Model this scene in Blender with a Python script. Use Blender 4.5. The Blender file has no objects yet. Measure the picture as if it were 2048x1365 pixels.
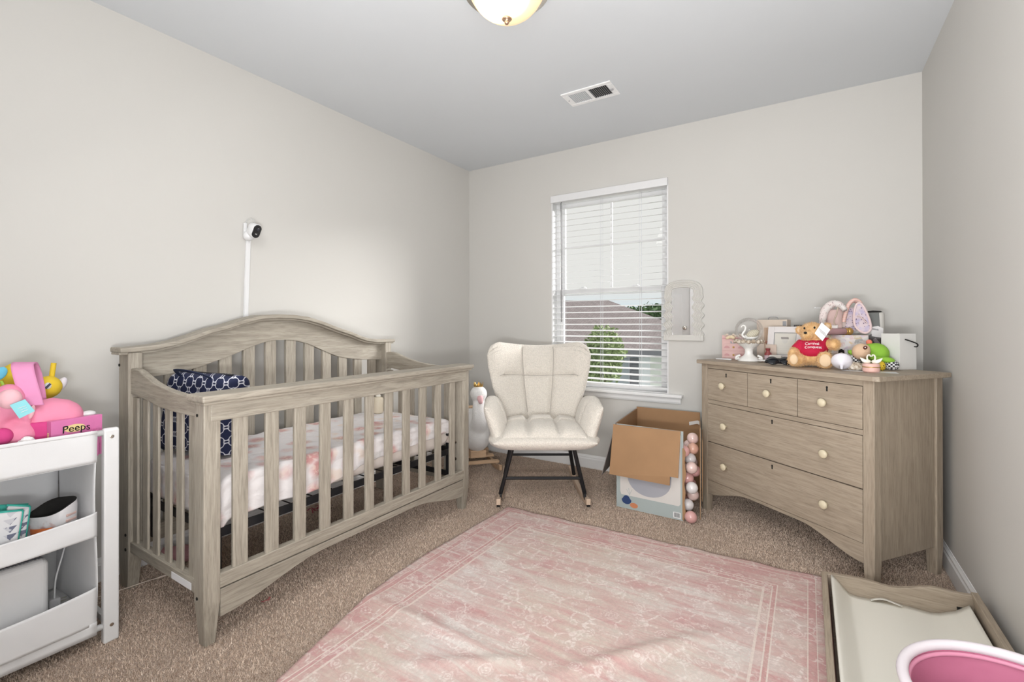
import bpy, bmesh, math, random
import numpy as np
from mathutils import Vector, Matrix, Quaternion, noise as mnoise
random.seed(7); rng = np.random.default_rng(7)
S = bpy.context.scene
COL = S.collection
R = math.radians; PI = math.pi; sin = math.sin; cos = math.cos

# ------------------------------------------------------------------ camera, world, lights, exposure
cd = bpy.data.cameras.new('camera'); cam = bpy.data.objects.new('camera', cd); COL.objects.link(cam)
cam.location = (0, 0, 1.1); cam.rotation_euler = (R(90.18), R(0.05), R(32.29))
cd.sensor_width = 36; cd.lens = 936.3/2048*36; cd.shift_y = -36.1/2048; cd.clip_start = .02
S.camera = cam
S.view_settings.view_transform = 'Standard'; S.view_settings.look = 'None'
S.view_settings.gamma = 1; S.view_settings.use_curve_mapping = False
S.view_settings.exposure = 0.12

W = bpy.data.worlds.new('sky'); S.world = W; W.use_nodes = True
wn = W.node_tree; wn.nodes.clear()
wo = wn.nodes.new('ShaderNodeOutputWorld'); wb = wn.nodes.new('ShaderNodeBackground')
tc = wn.nodes.new('ShaderNodeTexCoord'); sx = wn.nodes.new('ShaderNodeSeparateXYZ'); cr = wn.nodes.new('ShaderNodeValToRGB')
wn.links.new(tc.outputs['Generated'], sx.inputs[0]); wn.links.new(sx.outputs['Z'], cr.inputs[0])
cr.color_ramp.elements[0].position = 0.0; cr.color_ramp.elements[0].color = (.62, .80, .90, 1)
cr.color_ramp.elements[1].position = .075; cr.color_ramp.elements[1].color = (.80, .80, .77, 1)
wn.links.new(cr.outputs[0], wb.inputs[0]); wb.inputs[1].default_value = .92
wn.links.new(wb.outputs[0], wo.inputs[0])

def light(name, kind, loc, energy, color, direction=None, **kw):
    d = bpy.data.lights.new(name, kind); o = bpy.data.objects.new(name, d); COL.objects.link(o)
    o.location = loc; d.energy = energy; d.color = color
    if direction is not None: o.rotation_euler = Vector(direction).to_track_quat('-Z', 'Y').to_euler()
    for k, v in kw.items(): setattr(d, k, v)
    return o
light('cloud_bright_sun', 'SUN', (2, 8, 6), 8.0, (1, .98, .96), (-.62, -.72, -.36), angle=R(28))
light('added_doorway_fill', 'AREA', (.03, -.19, 1.15), 18, (1, .985, .965), (-.35, 1, .12), shape='RECTANGLE', size=.8, size_y=1.9)  # added fill light in the doorway behind the camera, no known lamp
light('added_overhead_fill', 'AREA', (-1.0, .15, 2.40), 22, (1, .99, .975), (.42, .60, -.70), shape='RECTANGLE', size=1.6, size_y=.6)  # added soft fill from above the camera to even out the room
light('added_ceiling_fill', 'AREA', (-.10, -.08, .86), 50, (.975, .985, 1), (-.25, .75, 1), shape='RECTANGLE', size=.8, size_y=.22)  # added fill aimed upward, brightens the ceiling from behind the camera

# ------------------------------------------------------------------ helpers
ROOT = {}
def tag(o, label=None, cat=None, group=None, kind=None):
    for k, v in (('label', label), ('category', cat), ('group', group), ('kind', kind)):
        if v: o[k] = v
    return o
def thing(name, label, cat, loc=(0, 0, 0), rz=0, group=None):
    o = bpy.data.objects.new(name, None); COL.objects.link(o)
    o.location = loc; o.rotation_euler = (0, 0, rz); o.empty_display_size = .05
    ROOT[o.name] = Matrix.Translation(loc) @ Matrix.Rotation(rz, 4, 'Z')
    return tag(o, label, cat, group)
def rootmat(o):
    while o.parent: o = o.parent
    return ROOT.get(o.name, Matrix.Identity(4))
def V(*a): return Vector(a[0] if len(a) == 1 else a)

class B:
    def __init__(s): s.v = []; s.f = []
    def add(s, vs, fs):
        n = len(s.v); s.v += [Vector(v) for v in vs]; s.f += [tuple(i+n for i in f) for f in fs]; return s
    def box(s, x0, x1, y0, y1, z0, z1, M=None):
        vs = [Vector((x, y, z)) for z in (z0, z1) for y in (y0, y1) for x in (x0, x1)]
        if M is not None: vs = [M @ v for v in vs]
        return s.add(vs, [(0, 2, 3, 1), (4, 5, 7, 6), (0, 1, 5, 4), (2, 6, 7, 3), (0, 4, 6, 2), (1, 3, 7, 5)])
    def prism(s, poly, f):
        """poly: 2-D points; f(p, side) -> 3-D, side 0/1"""
        n = len(poly); vs = [f(p, 0) for p in poly]+[f(p, 1) for p in poly]
        fs = [tuple(range(n-1, -1, -1)), tuple(range(n, 2*n))]+[(i, (i+1) % n, n+(i+1) % n, n+i) for i in range(n)]
        return s.add(vs, fs)
    def tube(s, pts, r, n=8, closed=False, caps=True):
        pts = [Vector(p) for p in pts]; m = len(pts)
        rf = r if callable(r) else (lambda t: r)
        T = []
        for i in range(m):
            a = pts[(i-1) % m] if (closed or i > 0) else pts[i]; b = pts[(i+1) % m] if (closed or i < m-1) else pts[i]
            T.append((b-a).normalized())
        up = Vector((0, 0, 1)) if abs(T[0].z) < .9 else Vector((1, 0, 0))
        N = (up-T[0]*up.dot(T[0])).normalized(); vs = []
        for i in range(m):
            N = (N-T[i]*N.dot(T[i])).normalized(); Bn = T[i].cross(N); rr = rf(i/(m-1) if m > 1 else 0)
            ra, rb = rr if isinstance(rr, tuple) else (rr, rr)
            vs += [pts[i]+N*ra*cos(2*PI*k/n)+Bn*rb*sin(2*PI*k/n) for k in range(n)]
        fs = [(i*n+k, i*n+(k+1) % n, ((i+1) % m)*n+(k+1) % n, ((i+1) % m)*n+k) for i in range(m if closed else m-1) for k in range(n)]
        if caps and not closed: fs += [tuple(range(n-1, -1, -1)), tuple((m-1)*n+k for k in range(n))]
        return s.add(vs, fs)
    def lathe(s, prof, c=(0, 0, 0), n=24, M=None, rf=None):
        """prof: (r, z) bottom to top"""
        m = len(prof); vs = []
        for i, (r, z) in enumerate(prof):
            for k in range(n):
                a = 2*PI*k/n; q = r*(rf(a, i) if rf else 1)
                vs.append(Vector((q*cos(a), q*sin(a), z)))
        if M is not None: vs = [M @ v for v in vs]
        vs = [v+Vector(c) for v in vs]
        fs = [(i*n+k, i*n+(k+1) % n, (i+1)*n+(k+1) % n, (i+1)*n+k) for i in range(m-1) for k in range(n)]
        fs += [tuple(range(n-1, -1, -1)), tuple((m-1)*n+k for k in range(n))]
        return s.add(vs, fs)
    def ell(s, c, r, M=None, n=16, m=10):
        prof = [(sin(PI*max(i, .02)/m) if i < m else sin(PI*.02/m), -cos(PI*i/m)) for i in range(m+1)]
        vs = []
        for (a, z) in prof:
            for k in range(n):
                p = Vector((a*cos(2*PI*k/n)*r[0], a*sin(2*PI*k/n)*r[1], z*r[2]))
                if M is not None: p = M @ p
                vs.append(p+Vector(c))
        fs = [(i*n+k, i*n+(k+1) % n, (i+1)*n+(k+1) % n, (i+1)*n+k) for i in range(m) for k in range(n)]
        fs += [tuple(range(n-1, -1, -1)), tuple(m*n+k for k in range(n))]
        return s.add(vs, fs)
    def grid(s, f, nu, nv, thick=0, wrap=False):
        vs = [Vector(f(i/nu, j/nv)) for j in range(nv+1) for i in range(nu+1)]
        fs = [(j*(nu+1)+i, j*(nu+1)+i+1, (j+1)*(nu+1)+i+1, (j+1)*(nu+1)+i) for j in range(nv) for i in range(nu)]
        return s.add(vs, fs)
    def cushion(s, mid, tf, tb, nu=40, nv=40, p=6, pv=None):
        pv = pv or p
        def sp(i, n): return sin(PI/2*(2*i/n-1))
        U = [sp(i, nu) for i in range(nu+1)]; Vv = [sp(j, nv) for j in range(nv+1)]
        def e(u, v): return math.sqrt(max(0, (1-abs(u)**p)))*math.sqrt(max(0, (1-abs(v)**pv)))
        h = 1e-3; front = []; back = []
        for v in Vv:
            for u in U:
                c = Vector(mid(u, v)); du = Vector(mid(u+h, v))-Vector(mid(u-h, v)); dv = Vector(mid(u, v+h))-Vector(mid(u, v-h))
                N = du.cross(dv).normalized(); k = e(u, v)
                front.append(c+N*tf(u, v)*k); back.append(c-N*tb(u, v)*k)
        n = nu+1; m = nv+1; vs = front+back; o = n*m
        fs = [(j*n+i, j*n+i+1, (j+1)*n+i+1, (j+1)*n+i) for j in range(nv) for i in range(nu)]
        fs += [(o+j*n+i, o+(j+1)*n+i, o+(j+1)*n+i+1, o+j*n+i+1) for j in range(nv) for i in range(nu)]
        return s.add(vs, fs)
    def obj(s, name, mat, parent=None, w=False, bevel=0, smooth=False, merge=False, solid=0, sub=0, seg=2):
        vs = s.v
        if parent is not None and w:
            I = rootmat(parent).inverted(); vs = [I @ v for v in vs]
        me = bpy.data.meshes.new(name); me.from_pydata([tuple(v) for v in vs], [], s.f)
        merge = merge or smooth
        if merge:
            bm = bmesh.new(); bm.from_mesh(me)
            if merge: bmesh.ops.remove_doubles(bm, verts=bm.verts, dist=1e-5)
            bmesh.ops.recalc_face_normals(bm, faces=bm.faces); bm.to_mesh(me); bm.free()
        if smooth: me.polygons.foreach_set('use_smooth', [True]*len(me.polygons))
        me.materials.append(mat)
        o = bpy.data.objects.new(name, me); COL.objects.link(o)
        if parent is not None: o.parent = parent
        if solid:
            q = o.modifiers.new('solid', 'SOLIDIFY'); q.thickness = solid; q.offset = 0
        if bevel:
            q = o.modifiers.new('bevel', 'BEVEL'); q.width = bevel; q.segments = seg; q.limit_method = 'ANGLE'; q.angle_limit = R(40)
        if sub:
            q = o.modifiers.new('sub', 'SUBSURF'); q.levels = sub; q.render_levels = sub
        return o
def dup(o, loc=None, rot=None, parent=None):
    c = o.copy(); COL.objects.link(c)
    if parent is not None: c.parent = parent
    if loc is not None: c.location = loc
    if rot is not None: c.rotation_euler = rot
    return c
def dup_tree(o, loc=None, rot=None, label=None):
    c = o.copy(); COL.objects.link(c)
    if loc is not None: c.location = loc
    if rot is not None: c.rotation_euler = rot
    if label: c['label'] = label
    for ch in list(o.children):
        k = ch.copy(); COL.objects.link(k); k.parent = c
        for g in ch.children:
            q = g.copy(); COL.objects.link(q); q.parent = k
    return c
def blob(name, mat, b, parent=None, w=False, voxel=.006, smooth=6, amp=0, nscale=60, fur=0, furlen=.006, furw=.0015):
    """union of the closed lumps in b as one continuous soft surface"""
    o = b.obj(name, mat, parent, w)
    md = o.modifiers.new('r', 'REMESH'); md.mode = 'VOXEL'; md.voxel_size = voxel; md.use_smooth_shade = True
    if smooth:
        sm = o.modifiers.new('s', 'SMOOTH'); sm.iterations = smooth; sm.factor = .5
    dg = bpy.context.evaluated_depsgraph_get(); me = bpy.data.meshes.new_from_object(o.evaluated_get(dg))
    o.modifiers.clear(); o.data = me; me.name = name
    if not len(me.materials): me.materials.append(mat)
    n = len(me.vertices)
    if amp or fur:
        co = np.empty(n*3); me.vertices.foreach_get('co', co); co = co.reshape(-1, 3)
        no = np.empty(n*3); me.vertices.foreach_get('normal', no); no = no.reshape(-1, 3)
        if amp:
            d = np.array([mnoise.noise(Vector(c*nscale))+.5*mnoise.noise(Vector(c*nscale*2.3)) for c in co]); co = co+no*(d*amp)[:, None]
            me.vertices.foreach_set('co', co.reshape(-1))
        if fur:
            bm = bmesh.new(); bm.from_mesh(me); idx = rng.integers(0, n, fur)
            for i in idx:
                c = co[i]+rng.normal(0, voxel*.4, 3); t = rng.normal(0, 1, 3); nn = no[i]; t -= nn*t.dot(nn); t /= (np.linalg.norm(t)+1e-9)
                tip = c+(nn+rng.normal(0, .45, 3))*furlen*rng.uniform(.6, 1.3)
                f = bm.faces.new([bm.verts.new(c-t*furw-nn*.001), bm.verts.new(c+t*furw-nn*.001), bm.verts.new(tip)]); f.smooth = True
            bm.to_mesh(me); bm.free()
    me.polygons.foreach_set('use_smooth', [True]*len(me.polygons))
    return o
def text(name, s, mat, parent, size, M, ext=.0006, bend=0, align='CENTER'):
    """flat lettering; M places it in the root's local space (text runs along +x, up is +y)"""
    cu = bpy.data.curves.new(name, 'FONT'); cu.body = s; cu.size = size; cu.extrude = ext; cu.align_x = align; cu.align_y = 'CENTER'; cu.resolution_u = 3
    t = bpy.data.objects.new(name, cu); COL.objects.link(t); bpy.context.view_layer.update()
    me = bpy.data.meshes.new_from_object(t.evaluated_get(bpy.context.evaluated_depsgraph_get()))
    bpy.data.objects.remove(t)
    for v in me.vertices:
        c = v.co.copy(); c.y -= bend*c.x*c.x; v.co = M @ c
    me.materials.clear(); me.materials.append(mat)
    o = bpy.data.objects.new(name, me); COL.objects.link(o); o.parent = parent
    return o
def frame(o, x, y):
    """matrix with origin o, x axis along x, y axis along y"""
    x = Vector(x).normalized(); y = Vector(y); y = (y-x*y.dot(x)).normalized(); z = x.cross(y)
    return Matrix(((x.x, y.x, z.x, o[0]), (x.y, y.y, z.y, o[1]), (x.z, y.z, z.z, o[2]), (0, 0, 0, 1)))
def Rot(a, ax): return Matrix.Rotation(R(a), 3, ax)
def interp(tab, x):
    return float(np.interp(x, [a for a, _ in tab], [b for _, b in tab]))
def catmull(pts, k=8, closed=False):
    P = [Vector(p) for p in pts]; n = len(P); out = []
    rg = range(n) if closed else range(n-1)
    for i in rg:
        p0 = P[(i-1) % n] if closed or i > 0 else P[0]; p1 = P[i]; p2 = P[(i+1) % n]; p3 = P[(i+2) % n] if closed or i < n-2 else P[-1]
        for j in range(k):
            t = j/k; out.append(.5*((2*p1)+(p2-p0)*t+(2*p0-5*p1+4*p2-p3)*t*t+(3*p1-p0-3*p2+p3)*t**3))
    if not closed: out.append(P[-1])
    return out

# ------------------------------------------------------------------ materials
class NT:
    def __init__(s, name, rough=.6, color=(.8, .8, .8), metal=0, spec=None):
        s.m = bpy.data.materials.new(name); s.m.use_nodes = True; s.t = s.m.node_tree
        s.b = s.t.nodes['Principled BSDF']; s.b.inputs['Roughness'].default_value = rough
        s.b.inputs['Base Color'].default_value = (*color, 1); s.b.inputs['Metallic'].default_value = metal
        if spec is not None: s.b.inputs['Specular IOR Level'].default_value = spec
        s._co = None
    def n(s, k): return s.t.nodes.new('ShaderNode'+k)
    def ln(s, a, b): s.t.links.new(a, b)
    def co(s):
        if s._co is None: s._co = s.n('TexCoord').outputs['Object']
        return s._co
    def mp(s, sc=(1, 1, 1), rot=(0, 0, 0), vec=None):
        q = s.n('Mapping'); s.ln(vec or s.co(), q.inputs[0]); q.inputs['Scale'].default_value = sc; q.inputs['Rotation'].default_value = rot; return q.outputs[0]
    def noise(s, scale, vec=None, detail=3, dist=0, rough=.5):
        q = s.n('TexNoise'); s.ln(vec or s.co(), q.inputs['Vector']); q.inputs['Scale'].default_value = scale; q.inputs['Detail'].default_value = detail
        q.inputs['Distortion'].default_value = dist; q.inputs['Roughness'].default_value = rough; return q.outputs[0]
    def vor(s, scale, vec=None, out='Distance', feature='F1'):
        q = s.n('TexVoronoi'); q.feature = feature; s.ln(vec or s.co(), q.inputs['Vector']); q.inputs['Scale'].default_value = scale; return q.outputs[out]
    def ramp(s, fac, stops, interp='LINEAR'):
        q = s.n('ValToRGB'); s.ln(fac, q.inputs[0]); e = q.color_ramp.elements; q.color_ramp.interpolation = interp
        while len(e) < len(stops): e.new(.5)
        for i, (p, c) in enumerate(stops):
            e[i].position = p; e[i].color = (*(c if isinstance(c, tuple) else (c, c, c)), 1)
        return q.outputs[0]
    def mix(s, fac, a, b, mode='MIX'):
        q = s.n('MixRGB'); q.blend_type = mode
        for i, x in ((0, fac), (1, a), (2, b)):
            if isinstance(x, (int, float)): q.inputs[i].default_value = x if i == 0 else (x, x, x, 1)
            elif isinstance(x, tuple): q.inputs[i].default_value = (*x, 1)
            else: s.ln(x, q.inputs[i])
        return q.outputs[0]
    def ma(s, op, a, b=None, c=None):
        q = s.n('Math'); q.operation = op
        for i, x in enumerate((a, b, c)):
            if x is None: continue
            if isinstance(x, (int, float)): q.inputs[i].default_value = x
            else: s.ln(x, q.inputs[i])
        return q.outputs[0]
    def xyz(s, vec=None):
        q = s.n('SeparateXYZ'); s.ln(vec or s.co(), q.inputs[0]); return q.outputs
    def col(s, x): s.ln(x, s.b.inputs['Base Color']); return s
    def bump(s, h, strength=.3, dist=.002):
        q = s.n('Bump'); s.ln(h, q.inputs['Height']); q.inputs['Strength'].default_value = strength; q.inputs['Distance'].default_value = dist
        s.ln(q.outputs[0], s.b.inputs['Normal']); return s
    def set(s, **k):
        for a, v in k.items(): s.b.inputs[a.replace('_', ' ')].default_value = v
        return s
def plain(name, c, rough=.6, metal=0, bump=0, bs=60, var=.06):
    t = NT(name, rough, c, metal)
    if var:
        f = t.ramp(t.noise(14), [(.3, 1-var), (.7, 1.0)]); t.col(t.mix(1, c, f, 'MULTIPLY'))
    if bump: t.bump(t.noise(bs, detail=4), bump)
    return t.m
def wood(name, light_, dark, axis, sc=1.0, rough=.55):
    t = NT(name, rough, light_)
    s = [46*sc]*3; s[axis] = 3.2*sc; s2 = [240*sc]*3; s2[axis] = 14*sc
    wv = t.noise(1, t.mp(tuple(s)), 5, 1.1, .62)
    fine = t.noise(1, t.mp(tuple(s2)), 3, .2, .6)
    c = t.ramp(wv, [(.34, dark), (.50, tuple((a+b)/2 for a, b in zip(dark, light_))), (.60, light_)])
    c = t.mix(.5, c, t.ramp(fine, [(.36, .58), (.52, 1.0)]), 'MULTIPLY')
    t.col(c).bump(t.mix(.5, wv, fine), .25, .0015); return t.m
CRL, CRD = (.415, .375, .312), (.315, .28, .228)
wx, wy, wz = [wood('oak_grey_'+'xyz'[i], CRL, CRD, i) for i in range(3)]
DRL, DRD = (.405, .335, .258), (.335, .272, .205)
dx, dy, dz = [wood('oak_warm_'+'xyz'[i], DRL, DRD, i, .9) for i in range(3)]
beech = [wood('beech_'+'xyz'[i], (.74, .52, .34), (.60, .40, .25), i, .8) for i in range(3)]
def paint(name, c, b=.05):
    t = NT(name, .75, c); t.col(t.mix(1, c, t.ramp(t.noise(1.3), [(.3, .97), (.7, 1.0)]), 'MULTIPLY')); t.bump(t.noise(220, detail=2), b, .001); return t.m
m_wall = paint('wall_paint', (.615, .60, .57)); m_ceil = paint('ceiling_paint', (.665, .69, .715)); m_trim = plain('white_trim', (.86, .86, .86), .4, var=.02)
m_white = plain('white_lacquer', (.76, .76, .765), .35, var=.02)
m_canvas = NT('white_canvas', .85); m_canvas.col(m_canvas.ramp(m_canvas.noise(6), [(.3, (.71, .71, .72)), (.7, (.77, .77, .775))])).bump(m_canvas.noise(400), .15, .0006); m_canvas.set(Sheen_Weight=.2); m_canvas = m_canvas.m
m_black = plain('black_metal', (.012, .012, .014), .45, var=0)
m_blackp = plain('black_plastic', (.02, .02, .022), .3, var=0)
m_nickel = plain('brushed_nickel', (.62, .58, .52), .25, 1, var=0)
m_cream = plain('cream_knob', (.66, .58, .42), .35, var=.03)
m_dark = plain('dark_slot', (.01, .009, .008), .9, var=0)
m_grey = plain('grey_plastic', (.3, .3, .31), .5, var=0)
m_gold = plain('gold', (.62, .40, .13), .35, .8, var=.1)

# ------------------------------------------------------------------ the room
XL, XR, YB, YN, H = -2.5725, .530, 3.352, -.22, 2.4786
WX0, WX1, WZ0, WZ1 = -1.742, -.824, .615, 2.123
def struct(name, b, m, parent=None, **k):
    o = b.obj(name, m, parent, **k)
    if parent is None: tag(o, kind='structure')
    return o
T_ = .16
# carpet base: one slab, fine relief in the material, tufts below
tcp = NT('carpet', .95)
cn = tcp.noise(260, detail=2); cl = tcp.noise(3.2)
tcp.col(tcp.mix(1, tcp.ramp(cn, [(.30, (.24, .175, .13)), (.5, (.46, .36, .29)), (.66, (.64, .53, .45))]), tcp.ramp(cl, [(.3, .88), (.7, 1.0)]), 'MULTIPLY')).bump(cn, .8, .006)
floor = struct('floor', B().box(XL-T_, XR+T_, YN-T_, YB+T_, -.1, 0), tcp.m)
struct('ceiling', B().box(XL-T_, XR+T_, YN-T_, YB+T_, H, H+.1), m_ceil)
struct('wall_left', B().box(XL-T_, XL, YN-T_, YB+T_, 0, H), m_wall)
struct('wall_right', B().box(XR, XR+T_, YN-T_, YB+T_, 0, H), m_wall)
wb_ = B().box(XL, WX0, YB, YB+T_, 0, H).box(WX1, XR, YB, YB+T_, 0, H).box(WX0, WX1, YB, YB+T_, 0, WZ0).box(WX0, WX1, YB, YB+T_, WZ1, H)
struct('wall_back', wb_, m_wall)
D0, D1, DH = -2.22, -1.40, 2.03       # closet door in the near wall; E0..E1 entrance doorway
E0, E1 = -.40, .46
wf = B().box(XL, D0, YN-T_, YN, 0, H).box(D1, E0, YN-T_, YN, 0, H).box(E1, XR, YN-T_, YN, 0, H).box(D0, D1, YN-T_, YN, DH, H).box(E0, E1, YN-T_, YN, DH, H)
struct('wall_front', wf, m_wall)
# closet door with six panels, seen in the mirror
dr = struct('door_1', B().box(D0+.006, D1-.006, YN-.05, YN-.012, .01, DH-.005), m_trim, bevel=.002)
for (a, b_) in ((.10, .36), (.45, .71)):
    for (z0, z1) in ((.22, .78), (.92, 1.52), (1.64, 1.88)):
        B().box(D0+a, D0+b_, YN-.014, YN-.006, z0, z1).obj('door_panel', m_trim, dr, bevel=.004)
kb = B().lathe([(.026, 0), (.026, .004), (.010, .008), (.010, .03), (.024, .036), (.029, .048), (.024, .060), (.008, .066)], n=20, M=Matrix.Rotation(R(-90), 3, 'X'))
k_ = kb.obj('door_knob', m_nickel, dr, smooth=True); k_.location = (D1-.07, YN-.006, 1.05)
tag(k_, 'round chrome knob')
def casing(name, x0, x1, zt):
    b = B()
    for s_ in (B.box,):
        b.box(x0-.06, x0, YN, YN+.014, 0, zt+.06); b.box(x1, x1+.06, YN, YN+.014, 0, zt+.06); b.box(x0, x1, YN, YN+.014, zt, zt+.06)
    struct(name, b, m_trim, bevel=.003)
casing('trim_1', D0, D1, DH); casing('trim_2', E0, E1, DH)
# hallway shell beyond the doorway so the room is closed
hb = B().box(-1.0, -.98, -1.6, YN-T_, 0, H).box(1.1, 1.12, -1.6, YN-T_, 0, H).box(-1.0, 1.12, -1.62, -1.6, 0, H).box(-1.0, 1.12, -1.6, YN-T_, H, H+.02).box(-1.0, 1.12, -1.6, YN-T_, -.02, 0)
struct('wall_hallway', hb, m_wall)
def baseboard(name, p0, p1, nrm):
    prof = [(0, 0), (.014, 0), (.014, .070), (.010, .078), (.010, .086), (.005, .094), (.003, .100), (0, .100)]
    p0 = Vector((*p0, 0)); p1 = Vector((*p1, 0)); nrm = Vector((*nrm, 0))
    b = B().prism(prof, lambda p, s: (p0 if s == 0 else p1)+nrm*p[0]+Vector((0, 0, p[1])))
    struct(name, b, m_trim)
baseboard('baseboard_left', (XL, YN+.02), (XL, YB), (1, 0)); baseboard('baseboard_back', (XL, YB), (XR, YB), (0, -1))
baseboard('baseboard_right', (XR, YN+.02), (XR, YB), (-1, 0)); baseboard('baseboard_front', (D1+.06, YN), (E0-.06, YN), (0, 1))

# ---- window: jamb, two sashes, muntins, panes, stool
win = struct('window_1', B().box(WX0, WX0+.010, YB+.001, YB+.075, WZ0, WZ1-.012).box(WX1-.010, WX1, YB+.001, YB+.075, WZ0, WZ1-.012).box(WX0, WX1, YB+.001, YB+.075, WZ1-.012, WZ1)
             .box(WX0, WX0+.042, YB+.075, YB+.14, WZ0, WZ1-.045).box(WX1-.042, WX1, YB+.075, YB+.14, WZ0, WZ1-.045).box(WX0, WX1, YB+.075, YB+.14, WZ1-.045, WZ1), m_white)
tg = NT('window_glass', .02); tr = tg.n('BsdfTransparent'); gl = tg.n('BsdfGlossy'); gl.inputs['Roughness'].default_value = .02; mx = tg.n('MixShader'); mx.inputs[0].default_value = .012
tg.ln(tr.outputs[0], mx.inputs[1]); tg.ln(gl.outputs[0], mx.inputs[2]); tg.ln(mx.outputs[0], tg.t.nodes['Material Output'].inputs[0]); m_glass = tg.m
zm = 1.345
def sash(name, y0, y1, z0, z1, munt):
    x0, x1 = WX0+.042, WX1-.042
    o = B().box(x0, x0+.028, y0, y1, z0, z1).box(x1-.028, x1, y0, y1, z0, z1).box(x0+.028, x1-.028, y0, y1, z0, z0+.036).box(x0+.028, x1-.028, y0, y1, z1-.034, z1).obj(name, m_white, win, bevel=.002)
    xa, xb = x0+.028, x1-.028; yc = (y0+y1)/2
    if munt:
        xc = (xa+xb)/2; zc = (z0+z1)/2+.01
        B().box(xc-.009, xc+.009, yc-.006, yc+.006, z0+.03, z1-.03).obj('muntin', m_white, o)
        B().box(xa, xb, yc-.0055, yc+.0055, zc-.009, zc+.009).obj('muntin', m_white, o)
    B().box(xa, xb, yc-.002, yc+.002, z0+.036, z1-.034).obj('pane', m_glass, o)
    return o
up_ = sash('upper_sash', YB+.108, YB+.132, zm, WZ1-.045, True)
lo_ = sash('lower_sash', YB+.080, YB+.105, WZ0, zm+.034, False)
for xx in (-1.50, -1.08): B().box(xx-.03, xx+.03, YB+.062, YB+.08, zm+.034, zm+.044).box(xx-.012, xx+.02, YB+.060, YB+.072, zm+.044, zm+.052).obj('sash_lock', m_white, lo_, bevel=.002)
B().box(WX0-.10, WX1+.10, YB-.052, YB, WZ0-.021, WZ0).box(WX0+.001, WX1-.001, YB, YB+.139, WZ0-.010, WZ0+.0035).obj('window_sill', m_trim, win, bevel=.004)
B().prism([(0, 0), (.012, 0), (.018, .012), (.018, .03), (.010, .045), (0, .045)], lambda p, s: Vector(((WX0-.085, WX1+.085)[s], YB-p[0], WZ0-.066+p[1]))).obj('window_apron', m_trim, win)

# ------------------------------------------------------------------ outside
HM = Matrix.Translation((0, 0, 1.1)) @ Matrix.Rotation(R(32.29), 4, 'Z')   # x = right of the view axis, y = away
t = NT('roof_shingles', .9); br = t.n('TexBrick'); t.ln(t.mp((1.1, 2.6, 2.6)), br.inputs['Vector']); br.inputs['Color1'].default_value = (.25, .215, .215, 1); br.inputs['Color2'].default_value = (.33, .285, .285, 1); br.inputs['Mortar'].default_value = (.2, .17, .17, 1); br.inputs['Scale'].default_value = 3.0; br.inputs['Mortar Size'].default_value = .03
t.col(t.mix(.5, br.outputs[0], t.ramp(t.noise(9), [(.3, .7), (.7, 1.1)]), 'MULTIPLY')); m_roof = t.m
m_siding = plain('pale_siding', (.80, .82, .88), .7); m_brickout = plain('red_brick_out', (.45, .20, .14), .8, var=.3); m_fascia = plain('grey_fascia', (.20, .20, .23), .6)
t = NT('lawn', .95); t.col(t.ramp(t.noise(1.5), [(.3, (.10, .17, .05)), (.7, (.24, .32, .12))])); m_lawn = t.m
hz = thing('neighbor_house', 'house next door with grey hip roof and pale siding seen through the window', 'house', (-5.2, 13.0, -4.2))
def hp(x, y, z): return HM @ Vector((x, y, z-1.1))
def hpoly(b, top, bot): # closed wedge
    return b.add([hp(*p) for p in top+bot], [(0, 1, 2, 3), (7, 6, 5, 4), (0, 4, 5, 1), (1, 5, 6, 2), (2, 6, 7, 3), (3, 7, 4, 0)])
rb = B(); E_ = [(-5.2, 14.0, .30), (7.0, 14.0, .30), (7.0, 24, .30), (-5.2, 24, .30)]; rd = [(1.85, 17.2, 1.98), (3.55, 17.2, 1.98), (3.55, 20, 1.98), (1.85, 20, 1.98)]
rb.add([hp(*p) for p in E_+rd], [(0, 1, 5, 4), (1, 2, 6, 5), (2, 3, 7, 6), (3, 0, 4, 7), (4, 5, 6, 7), (3, 2, 1, 0)])
rb.obj('roof', m_roof, hz, w=True)
fb = B(); hpoly(fb, [(-5.25, 13.92, .34), (7.05, 13.92, .34), (7.05, 14.05, .34), (-5.25, 14.05, .34)], [(-5.25, 13.92, .12), (7.05, 13.92, .12), (7.05, 14.05, .12), (-5.25, 14.05, .12)]); fb.obj('gutter', m_fascia, hz, w=True)
wl = B(); hpoly(wl, [(-4.8, 14.4, .28), (4.25, 14.4, .28), (4.25, 23, .28), (-4.8, 23, .28)], [(-4.8, 14.4, -4.2), (4.25, 14.4, -4.2), (4.25, 23, -4.2), (-4.8, 23, -4.2)]); wl.obj('wall', m_siding, hz, w=True)
g2 = B(); hpoly(g2, [(4.25, 15.6, .28), (6.6, 15.6, .28), (6.6, 23, .28), (4.25, 23, .28)], [(4.25, 15.6, -4.2), (6.6, 15.6, -4.2), (6.6, 23, -4.2), (4.25, 23, -4.2)]); tag(g2.obj('wall', plain('white_siding', (.92, .92, .92), .6, var=0), hz, w=True), 'bright white side wall')
bk = B(); hpoly(bk, [(2.2, 14.36, -1.0), (3.75, 14.36, -1.0), (3.75, 14.41, -1.0), (2.2, 14.41, -1.0)], [(2.2, 14.36, -4.2), (3.75, 14.36, -4.2), (3.75, 14.41, -4.2), (2.2, 14.41, -4.2)]); bk.obj('brick_skirt', m_brickout, hz, w=True)
sh = B()
hpoly(sh, [(3.62, 14.34, .06), (3.88, 14.34, .06), (3.88, 14.41, .06), (3.62, 14.41, .06)], [(3.62, 14.34, -.78), (3.88, 14.34, -.78), (3.88, 14.41, -.78), (3.62, 14.41, -.78)])
so = sh.obj('shutter', m_fascia, hz, w=True)
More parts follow.
